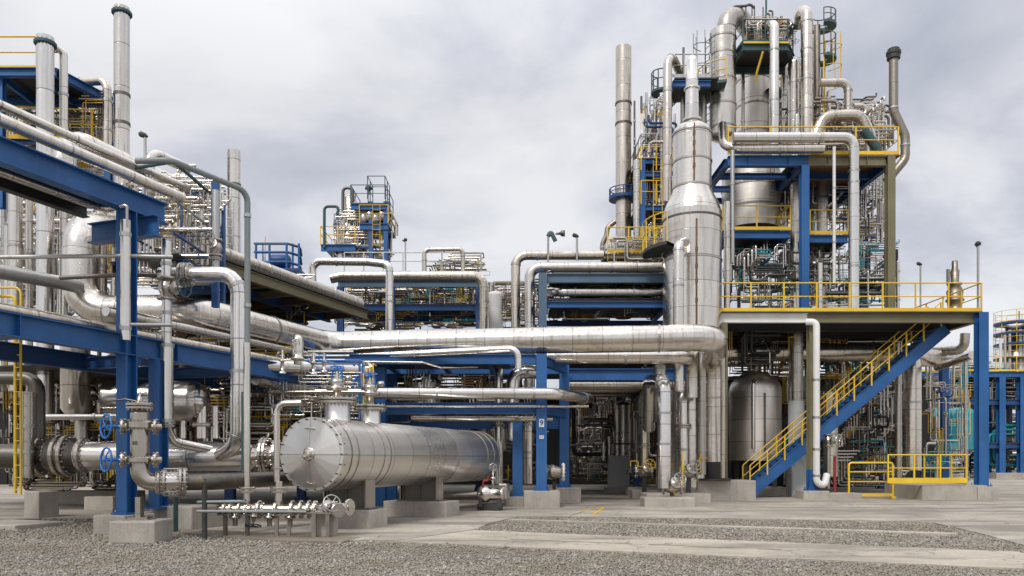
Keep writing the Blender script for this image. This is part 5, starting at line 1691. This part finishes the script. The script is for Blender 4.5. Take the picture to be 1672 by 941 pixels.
for dv2, r_, mt, lab in ((-.75, .15, 'clad', 'second silver pipe of the receding bridge, partly hidden behind the thick one'), (-1.35, .2, 'clad_dull', 'dull third pipe on the receding bridge'), (-1.95, .12, 'steel', 'thinnest far pipe on receding bridge')):
    pipe('rack_pipe', lab, [q1 + V * dv2, q0 + V * dv2], r_, mt, bands=(.3, .6))
for k, (px, Y) in enumerate(((440, 40), (466, 40))):
    pass
gf = thing('guard_cage', 'blue rounded cage of tubes on the skyline above the receding pipe', 'pipe frame', P(455, 450, 40))
for px, Y in ((418, 40), (440, 40), (468, 40), (488, 40), (430, 42), (478, 42)):
    obj('post', MB().tube([P(px, 460, Y), P(px, 398, Y)], .06, 7), 'blue', gf)
for y in (398, 412, 428):
    obj('rail', MB().tube([P(416, y, 42), P(416, y, 40), P(470, y, 40), P(490, y + 6, 40.5), P(492, y + 20, 41)], .07, 7, R=.3), 'blue_faded' if y == 398 else 'blue', gf)
obj('deck_plate', MB().box(P(455, 448, 41), (2.8, 2.2, .12)), 'blue_deep', gf)
obj('motor', MB().lathe(P(440, 428, 41), (1, 0, 0), [(0, 0), (.35, .05), (.4, .2), (.4, 1.0), (.3, 1.1), (0, 1.15)], 20), 'blue_deep', gf)
pipe('skyline_pipe', 'slim white vent standing at the left of the blue skyline cage', [P(432, 440, 41), P(432, 386, 41)], .06, 'white')
# far tower with blue framing
ft = thing('far_tower', 'distant small tower of stacked blue platforms and rails on the skyline', 'steel structure', P(590, 425, 48))
fxx = lambda px, Y=48: P(px, 0, Y).x
fz = lambda y, Y=48: P(0, y, Y).z
obj('shell', MB().lathe(P(571, 428, 48.5), Z, [(.78, 0), (.78, fz(372) - fz(428)), (.55, fz(362) - fz(428)), (.42, fz(355) - fz(428)), (.42, fz(325) - fz(428)), (.3, fz(318) - fz(428)), (0, fz(316) - fz(428))], 28, 1), 'clad', ft)
for px, Y in ((606, 47.2), (630, 47.2), (634, 49.8)):
    column(ft, fxx(px, Y), Y, fz(428, Y), fz(330, Y), .26, 'blue', plate=False)
for y, a, b in ((346, 578, 634), (378, 592, 638), (412, 530, 585)):
    beam(ft, (fxx(a), 47.1, fz(y)), (fxx(b), 47.1, fz(y)), .36, .2, 'blue')
    obj('deck_plate', MB().box(((fxx(a) + fxx(b)) / 2, 48.6, fz(y) + .2), (fxx(b) - fxx(a), 3.2, .05)), 'blue_deep', ft)
    handrail(ft, [(fxx(a), 49.9, fz(y) + .22), (fxx(a), 47, fz(y) + .22), (fxx(b), 47, fz(y) + .22), (fxx(b), 49.9, fz(y) + .22)], 1.1, 'yellow' if y > 350 else 'teal_dark', 1.2, False)
handrail(ft, [(fxx(604), 49, fz(332)), (fxx(604), 47.2, fz(332)), (fxx(632), 47.2, fz(332)), (fxx(632), 49, fz(332))], 1.4, 'teal_dark', .8, False)
ladder(ft, fxx(620), 46.8, fz(412), fz(345), (0, -1), .45, 'yellow', False)
obj('frame_arm', MB().tube([(fxx(536), 47, fz(412)), (fxx(536), 47, fz(346)), (fxx(560), 47, fz(346)), (fxx(556), 47, fz(360))], .09, 8), 'teal_dark', ft)
obj('vent', MB().tube([(fxx(576), 48, fz(330)), (fxx(576), 48, fz(308)), (fxx(560), 48, fz(306)), (fxx(560), 48, fz(345))], .1, 8), 'dark_pipe', ft)
obj('hoist', MB().lathe((fxx(602), 48, fz(318)), Z, [(.05, 0), (.05, .3), (.25, .34), (.2, .5), (0, .55)], 10), 'teal_dark', ft)
for k in range(4):
    p = P(594 + 10 * k, 366 - (k % 2) * 4, 47.3)
    obj('small_vessel', MB().lathe(p, Z, [(.2, 0), (.28, .1), (.28, .5), (.2, .6), (0, .62)], 14), 'steel', ft)


def lamp(lab, px, Y, y0, y1, style=0):
    t_ = thing('lamp_post', lab, 'lamp post', P(px, y0, Y))
    p, q_ = P(px, y0, Y), P(px, y1, Y)
    obj('pole', MB().tube([p, q_], .045, 8), 'galvanised', t_)
    s_ = Y / F
    if style == 0:
        obj('lamp_head', MB().lathe(q_ - Z * .05, Z, [(.04, 0), (.10, .04), (.11, .12), (.06, .18), (0, .2)], 14), 'dark_steel', t_)
        obj('bracket', MB().tube([q_ - Z * .1, q_ + Vector((-5 * s_, 0, .02))], .035, 6), 'dark_steel', t_)
    elif style == 1:
        obj('lamp_head', MB().tube([q_, q_ + Vector((4 * s_, 0, 8 * s_)), q_ + Vector((12 * s_, 0, -8 * s_))], .09, 8), 'teal_dark', t_)
        obj('spot_head', MB().lathe(q_ + Vector((12 * s_, 0, 4 * s_)), (1, 0, .05), [(.04, 0), (.06, 8 * s_), (.12, 9 * s_), (.14, 15 * s_), (0, 15 * s_)], 12), 'dark_pipe', t_)
    else:
        obj('lamp_head', MB().lathe(q_, (-.9, 0, .35), [(.03, -.08), (.08, .0), (.09, .14), (.05, .2), (0, .2)], 12), 'dark_steel', t_)
    return t_


lamp('lone lamp pole at the deck corner above the tall blue post', 1597, 30.2, 512, 400)
lamp('short lamp pole on the skyline between far tower and pipe hoop', 662, 44, 452, 393, 0)
lamp('pair-headed lamp with a sideways spot above the outer arched pipe', 895, 32.5, 450, 386, 1)
lamp('plain bent-neck lamp right of the pair-headed one', 942, 32.5, 425, 386, 2)
lamp('tiny lamp beyond the deck rail near the relief stack', 1503, 39, 520, 432, 2)
lamp('small lamp on the skyline near the short elbow pipe', 237, 24, 275, 222, 2)
rs_ = thing('relief_stack', 'stubby brown flanged relief stack above the deck corner', 'valve', P(1559, 512, 33))
obj('body', MB().lathe(P(1559, 512, 33), Z, [(.42, 0), (.42, .08), (.26, .1), (.3, .5), (.36, .52), (.36, .6), (.3, .62), (.33, .95), (.2, 1.2), (.28, 1.22), (.28, 1.3), (.16, 1.34), (.18, 1.8), (.12, 1.95), (.12, 2.25), (0, 2.3)], 22), 'bronze_pipe', rs_)
obj('side_arm', MB().tube([P(1559, 470, 33), P(1548, 468, 33), P(1548, 440, 33)], .07, 8), 'bronze_pipe', rs_)

# ================================================================== FAR RIGHT: another unit beyond
fu = thing('far_unit', 'distant blue pipe rack unit beyond the right corner post, yellow rail on top', 'steel structure', P(1650, 782, 62))
fux = lambda px, Y=62: P(px, 0, Y).x
z1 = P(0, 612, 62).z
for px, Y, mt in ((1500, 62, 'blue_deep'), (1613, 64, 'blue_deep'), (1634, 62, 'blue'), (1646, 66, 'blue'), (1668, 62, 'blue'), (1700, 62, 'blue'), (1580, 66, 'blue_deep'), (1545, 62, 'blue')):
    column(fu, fux(px, Y), Y, .4, z1 - .2, .5 if Y < 63 else .4, mt)
for y in (612, 657, 728):
    z = P(0, y, 62).z
    beam(fu, (fux(1485), 62, z), (fux(1760), 62, z), .42, .26, 'blue' if y == 612 else 'blue_deep')
    beam(fu, (fux(1485), 68, z), (fux(1760), 68, z), .42, .26, 'blue_deep')
    obj('deck_plate', MB().box((fux(1620), 65, z + .24), (fux(1760) - fux(1485), 6, .05)), 'dark_steel', fu)
handrail(fu, [(fux(1490), 61.9, z1 + .27), (fux(1760), 61.9, z1 + .27)], 1.2, 'yellow', 1.6)
for k, px in enumerate((1634, 1660, 1690)):
    plinth(['distant pale plinth under the bright blue post of far unit', 'second distant plinth of the far unit', 'distant plinth at the photo edge'][k], fux(px), 61.9, 1.7, 1.4, .5)
vessel('far_vessel', 'turquoise far vessel seen between corner post and fat column', 'vessel', 1520, 60, 730, 665, 52, 'teal', 'dome')
vessel('far_vessel', 'second turquoise far vessel next to the dark rear post', 'vessel', 1568, 60, 735, 665, 44, 'teal', 'dome')
vessel('far_vessel', 'small blue-green far vessel low down behind the yellow rail', 'vessel', 1540, 58, 782, 720, 26, 'teal', 'dome')
f2 = thing('far_tower', 'distant grey tower with rings and rails at the right photo edge', 'column', P(1658, 600, 70))
obj('shell', MB().lathe(P(1658, 612, 70), Z, [(1.0, 0), (1.0, 2.6), (.8, 2.8), (.8, 4.4), (.3, 4.6), (.3, 5.0), (0, 5.0)], 24, 1), 'clad', f2)
for y in (585, 562, 545, 528):
    ringdeck(f2, P(1658, y, 70), .9, 1.75, 0, 2 * pi, 'blue_deep', 'yellow', 1.0, .16, 18)
for dx in (-24, -17, -9, 8, 14, 22):
    p = P(1658 + dx, 612, 69)
    obj('side_pipe', MB().tube([p, P(1658 + dx, 530 + abs(dx), 69)], .12, 8), 'clad_warm' if dx % 2 else 'white', f2)
obj('mast', MB().tube([P(1664, 530, 70), P(1664, 508, 70)], .05, 6), 'dark_pipe', f2)

# ================================================================== dark backdrops added as shade in the gaps
sh = thing('shade_backdrop', 'long low dark backdrop added as shade behind the pipework', 'backdrop', Vector((-8, 48, 0)))
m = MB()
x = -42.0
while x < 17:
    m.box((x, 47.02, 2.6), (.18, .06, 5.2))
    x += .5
obj('wall', MB().box((-12.5, 49.5, 2.6), (59, 4.9, 5.2)), 'shade_joint_black', sh)
obj('cladding', m, 'shade_joint_black', sh)
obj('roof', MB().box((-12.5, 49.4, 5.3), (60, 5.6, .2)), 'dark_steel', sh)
sh2 = thing('shade_backdrop', 'dark backdrop wall added as shade behind pipework under the main deck', 'backdrop', Vector((16, 44, 0)))  # second added backdrop, near black in place of deep shade
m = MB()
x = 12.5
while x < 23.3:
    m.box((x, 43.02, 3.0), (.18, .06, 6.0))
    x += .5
obj('wall', MB().box((18, 45, 3.0), (11.4, 3.9, 6.0)), 'shade_joint_black', sh2)
obj('cladding', m, 'shade_joint_black', sh2)
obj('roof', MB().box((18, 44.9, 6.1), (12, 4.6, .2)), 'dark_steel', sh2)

# more uprights, ladders and ring decks round the top of the structure
ladder(tc_, P(1157, 0, 34.2).x, 34.3, P(0, 225, 34.3).z, P(0, 58, 34.3).z, (-.9, -.4), .38, 'bolted_steel', True)
for y, a0, a1 in ((150, 2.0, 4.6),):
    ringdeck(tc_, (tcb.x, tcb.y, P(0, y, 34.5).z), tcr + .02, tcr + .6, a0, a1, 'teal_dark', 'yellow', .9, .12, 8)
ringdeck(uc, (ucb.x, ucb.y, P(0, 158, 38).z), ucr + .02, ucr + .55, 5.2, 7.6, 'teal_dark', 'yellow', .9, .12, 10)
for px, y0, y1, wd, Y, mt, lab in ((1281, 262, 112, 9, 35.6, 'clad', 'slim silver upright just right of the bright hooked pipe'), (1325, 262, 62, 6, 35.0, 'clad_warm', 'thin upright between the cane pipe and the caged column'),
                                   (1353, 262, 150, 7, 36.2, 'clad', 'thin upright right of the caged column'), (1213, 262, 120, 6, 35.8, 'steel', 'thin tube standing between the hat column and the broad column'),
                                   (1150, 330, 110, 8, 35.4, 'clad_dull', 'thin dull tube left of the hat-topped column'), (1376, 262, 196, 9, 36.5, 'clad', 'short upright under the arched pipe'), (1070, 330, 165, 7, 35.2, 'clad', 'thin silver riser inside the access tower top'),
                                   (1080, 330, 210, 5, 34.4, 'steel', 'thinnest riser at the access tower right edge')):
    pipe('riser_pipe', lab, [P(px, y0, Y), P(px, y1, Y)], wd / 2 / F * Y, mt, bands=(.2, .45, .7, .9))
pipe('cross_tube', 'curved tube linking the access tower top to the tapered column', [P(1060, 250, 34.2), P(1060, 232, 34.2), P(1096, 232, 33.6), P(1110, 262, 31.5)], .07, 'clad_warm', bands=(.4,))
pipe('cross_tube', 'bent tube between caged column and the level side pipe', [P(1340, 165, 35), P(1368, 165, 35), P(1368, 196, 35)], .08, 'steel', bands=(.5,))


# ================================================================== small pipework in between
DIRS = [Vector((1, 0, 0)), Vector((-1, 0, 0)), Z, -Z, Vector((0, 1, 0)), Vector((0, -1, 0))]


def proj(p):
    return CX + p.x / p.y * F, HZ - (p.z - CH) / p.y * F


def walk(rng, box, n, step, vert=.45):
    x0, x1, y0, y1, Y0, Y1 = box
    Y = rng.uniform(Y0, Y1)
    p = P(rng.uniform(x0, x1), rng.uniform(y0, y1), Y)
    pts = [p]
    last = None
    for _ in range(n):
        for _t in range(8):
            w_ = rng.random()
            d = rng.choice(DIRS[2:4]) if w_ < vert else rng.choice(DIRS[:2]) if w_ < .88 else rng.choice(DIRS[4:])
            if last is not None and abs(d.dot(last)) > .5:
                continue
            q_ = p + d * rng.uniform(*step)
            if q_.y < Y0 or q_.y > Y1 or q_.z < .1:
                continue
            a, b = proj(q_)
            if x0 <= a <= x1 and y0 <= b <= y1:
                pts.append(q_)
                p, last = q_, d
                break
    return pts if len(pts) > 1 else None


# name, photo box, depth range, single pipes, pieces in the mass, radii, label, group, palette
DARK_SHADE = ('clad_dull', 'dark_pipe', 'dark_pipe', 'rusty', 'dark_steel', 'dark_pipe', 'steel_shiny', 'clad_warm', 'dark_steel')  # darker metals, so deep shade is put into the pipe colours
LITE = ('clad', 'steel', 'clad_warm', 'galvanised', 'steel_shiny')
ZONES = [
    ((0, 200, 585, 800, 23.5, 30), 22, 130, (.03, .11), 'small steel pipe in the tangle behind the yellow ladder and low header', 'small pipes behind the header', DARK_SHADE, .6),
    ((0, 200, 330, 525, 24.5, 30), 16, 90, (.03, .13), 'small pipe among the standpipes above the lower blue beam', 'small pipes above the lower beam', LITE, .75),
    ((232, 470, 575, 760, 23, 31), 20, 120, (.03, .11), 'small pipe in the shaded tangle round the round-ended drum', 'small pipes round the drum', DARK_SHADE, .5),
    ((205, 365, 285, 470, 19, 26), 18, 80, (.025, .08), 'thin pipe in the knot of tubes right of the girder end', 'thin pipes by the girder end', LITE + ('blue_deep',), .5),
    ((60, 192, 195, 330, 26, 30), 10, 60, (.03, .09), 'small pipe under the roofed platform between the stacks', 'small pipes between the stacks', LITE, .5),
    ((430, 880, 600, 790, 28.5, 38), 30, 200, (.03, .14), 'small pipe in the dark behind the blue frame and exchanger', 'small pipes behind the blue frame', DARK_SHADE, .5),
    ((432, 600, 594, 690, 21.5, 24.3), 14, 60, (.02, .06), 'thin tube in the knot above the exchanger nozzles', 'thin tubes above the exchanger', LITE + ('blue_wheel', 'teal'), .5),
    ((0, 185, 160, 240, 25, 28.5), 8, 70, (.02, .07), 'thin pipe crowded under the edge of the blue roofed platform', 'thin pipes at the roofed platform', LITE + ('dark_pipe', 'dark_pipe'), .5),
    ((400, 700, 560, 690, 26, 31), 10, 120, (.03, .09), 'small pipe between the blue frame beams and the main pipe', 'small pipes between frame beams', DARK_SHADE + LITE, .35),
    ((225, 470, 520, 600, 24, 31), 8, 110, (.03, .10), 'small pipe in the gap between main pipe and lower blue rack', 'small pipes under the main pipe', DARK_SHADE + LITE, .35),
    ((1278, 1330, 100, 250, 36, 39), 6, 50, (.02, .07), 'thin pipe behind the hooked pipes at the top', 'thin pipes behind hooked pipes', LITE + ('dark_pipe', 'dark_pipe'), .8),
    ((545, 880, 488, 540, 41, 47), 8, 190, (.04, .11), 'small pipe in the dark band behind the beam rack', 'small pipes in the far dark band', DARK_SHADE, .15),
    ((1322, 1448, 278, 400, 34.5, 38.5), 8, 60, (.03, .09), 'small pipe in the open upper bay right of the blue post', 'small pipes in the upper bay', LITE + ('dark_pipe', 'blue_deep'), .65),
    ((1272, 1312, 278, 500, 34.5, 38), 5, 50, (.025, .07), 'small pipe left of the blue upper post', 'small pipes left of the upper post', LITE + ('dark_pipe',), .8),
    ((930, 1055, 640, 790, 38, 46), 16, 130, (.03, .12), 'small pipe in the depth of dark passage', 'small pipes in the dark passage', DARK_SHADE, .55),
    ((1030, 1160, 600, 795, 30, 36), 14, 80, (.03, .12), 'small pipe between the silver legs beside the dark passage', 'small pipes between the legs', DARK_SHADE, .65),
    ((1278, 1480, 545, 800, 33.5, 42), 30, 230, (.025, .10), 'small pipe in the dark tangle behind the stair', 'small pipes behind the stair', DARK_SHADE + ('teal',), .6),
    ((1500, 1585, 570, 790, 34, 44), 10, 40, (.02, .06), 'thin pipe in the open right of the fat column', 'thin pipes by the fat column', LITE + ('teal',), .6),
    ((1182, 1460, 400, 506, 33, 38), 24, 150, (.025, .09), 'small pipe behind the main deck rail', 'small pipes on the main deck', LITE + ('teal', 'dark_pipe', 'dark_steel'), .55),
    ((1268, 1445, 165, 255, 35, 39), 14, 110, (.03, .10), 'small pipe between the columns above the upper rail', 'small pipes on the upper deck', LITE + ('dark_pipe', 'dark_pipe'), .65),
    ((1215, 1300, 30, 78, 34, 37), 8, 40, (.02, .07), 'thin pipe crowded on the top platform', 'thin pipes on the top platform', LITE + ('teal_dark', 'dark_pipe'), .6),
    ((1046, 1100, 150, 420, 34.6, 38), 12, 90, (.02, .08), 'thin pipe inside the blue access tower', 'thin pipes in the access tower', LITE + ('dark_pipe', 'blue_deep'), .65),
    ((560, 785, 462, 525, 37.2, 40), 16, 110, (.02, .08), 'thin pipe packed inside the faded beam rack', 'thin pipes in the beam rack', DARK_SHADE + ('teal', 'clad'), .35),
    ((690, 800, 425, 452, 37, 40), 5, 25, (.02, .06), 'thin pipe on the skyline around the small hoop', 'thin pipes round the hoop', DARK_SHADE, .4),
    ((895, 1085, 462, 525, 32, 35.5), 10, 70, (.025, .08), 'small pipe inside the faded frame', 'small pipes in the faded frame', DARK_SHADE, .3),
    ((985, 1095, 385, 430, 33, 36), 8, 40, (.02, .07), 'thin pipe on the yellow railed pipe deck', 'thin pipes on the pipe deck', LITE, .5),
    ((790, 900, 465, 525, 37, 44), 6, 40, (.03, .09), 'small pipe between the white silo and the arched pipes', 'small pipes by the silo', DARK_SHADE + ('clad',), .5),
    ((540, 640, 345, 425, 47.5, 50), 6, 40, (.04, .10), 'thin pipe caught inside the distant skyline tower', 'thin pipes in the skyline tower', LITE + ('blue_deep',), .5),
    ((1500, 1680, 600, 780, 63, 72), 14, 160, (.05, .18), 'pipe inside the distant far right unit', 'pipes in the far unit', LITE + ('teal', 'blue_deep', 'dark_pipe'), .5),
    ((300, 520, 455, 530, 27, 36), 8, 60, (.03, .08), 'small pipe in the shade of receding pipe bridge', 'small pipes under the bridge', DARK_SHADE, .3),
    ((1182, 1300, 525, 620, 32, 38), 8, 60, (.03, .09), 'small pipe above the domed vessel under the deck', 'small pipes above the domed vessel', DARK_SHADE, .45),
]
rng = random.Random(5)
for zi, (box, n1, n2, rad, lab, grp, pal, vert) in enumerate(ZONES):
    far = box[4] > 45
    k = 0
    while k < n1:
        pts = walk(rng, box, rng.randint(1, 4), (.4, 3.2) if not far else (1, 6), vert)
        if not pts:
            continue
        k += 1
        r_ = rng.uniform(*rad) * 1.15
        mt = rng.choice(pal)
        L_ = sum((b - a).length for a, b in zip(pts, pts[1:]))
        fl = (rng.uniform(.2, .8),) if r_ > .05 and L_ > 1.2 else ()
        vl = ()
        if r_ > .045 and L_ > 1.5 and rng.random() < .4:
            vl = ((rng.uniform(.25, .75), (rng.uniform(-.5, .5), -1, rng.uniform(-.2, .6)), rng.choice(('teal', 'blue_wheel', 'galvanised', 'dark_pipe'))),)
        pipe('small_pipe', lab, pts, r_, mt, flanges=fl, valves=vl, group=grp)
    byt = {}
    for k in range(int(n2 * 1.15)):
        pts = walk(rng, box, rng.randint(1, 5), (.15, 1.7) if not far else (.6, 4), vert)
        if not pts:
            continue
        r_ = rad[0] * .5 + (rad[1] * .7 - rad[0] * .5) * rng.random() ** 2
        mb = byt.setdefault('yellow' if r_ < .022 and rng.random() < .3 else rng.choice(pal), MB())
        nb = rng.choice((1, 1, 1, 2, 3, 4))
        sp_o = max(.09, r_ * 3.2)
        for j in range(nb):
            o = Vector((sp_o * j, 0, sp_o * j))
            mb.tube([p + o for p in pts], r_, 7, gores=3, caps=True)
        for _ in range(rng.randint(0, 3)):
            a = rng.randrange(len(pts) - 1)
            d = pts[a + 1] - pts[a]
            c = pts[a] + d * rng.uniform(.15, .85)
            d.normalize()
            g = r_ * rng.uniform(1.6, 2.4)
            mb.lathe(c, d, [(0, 0), (g, 0), (g, 0), (g, r_ * .7), (g, r_ * .7), (0, r_ * .7)], 9)
    root = None
    for mt, mb in byt.items():
        if root is None:
            xs = [v for v in mb.v]
            root = bpy.data.objects.new('pipe_tangle', None)
            C.objects.link(root)
            ORI[root] = Vector(xs[0])
            root.location = xs[0]
            tag(root, 'mass of fine tubing filling the gaps, ' + grp.replace('small ', '').replace('thin ', ''), 'pipework', None, 'stuff')
        obj('tubing', mb, mt, root, kind='stuff')
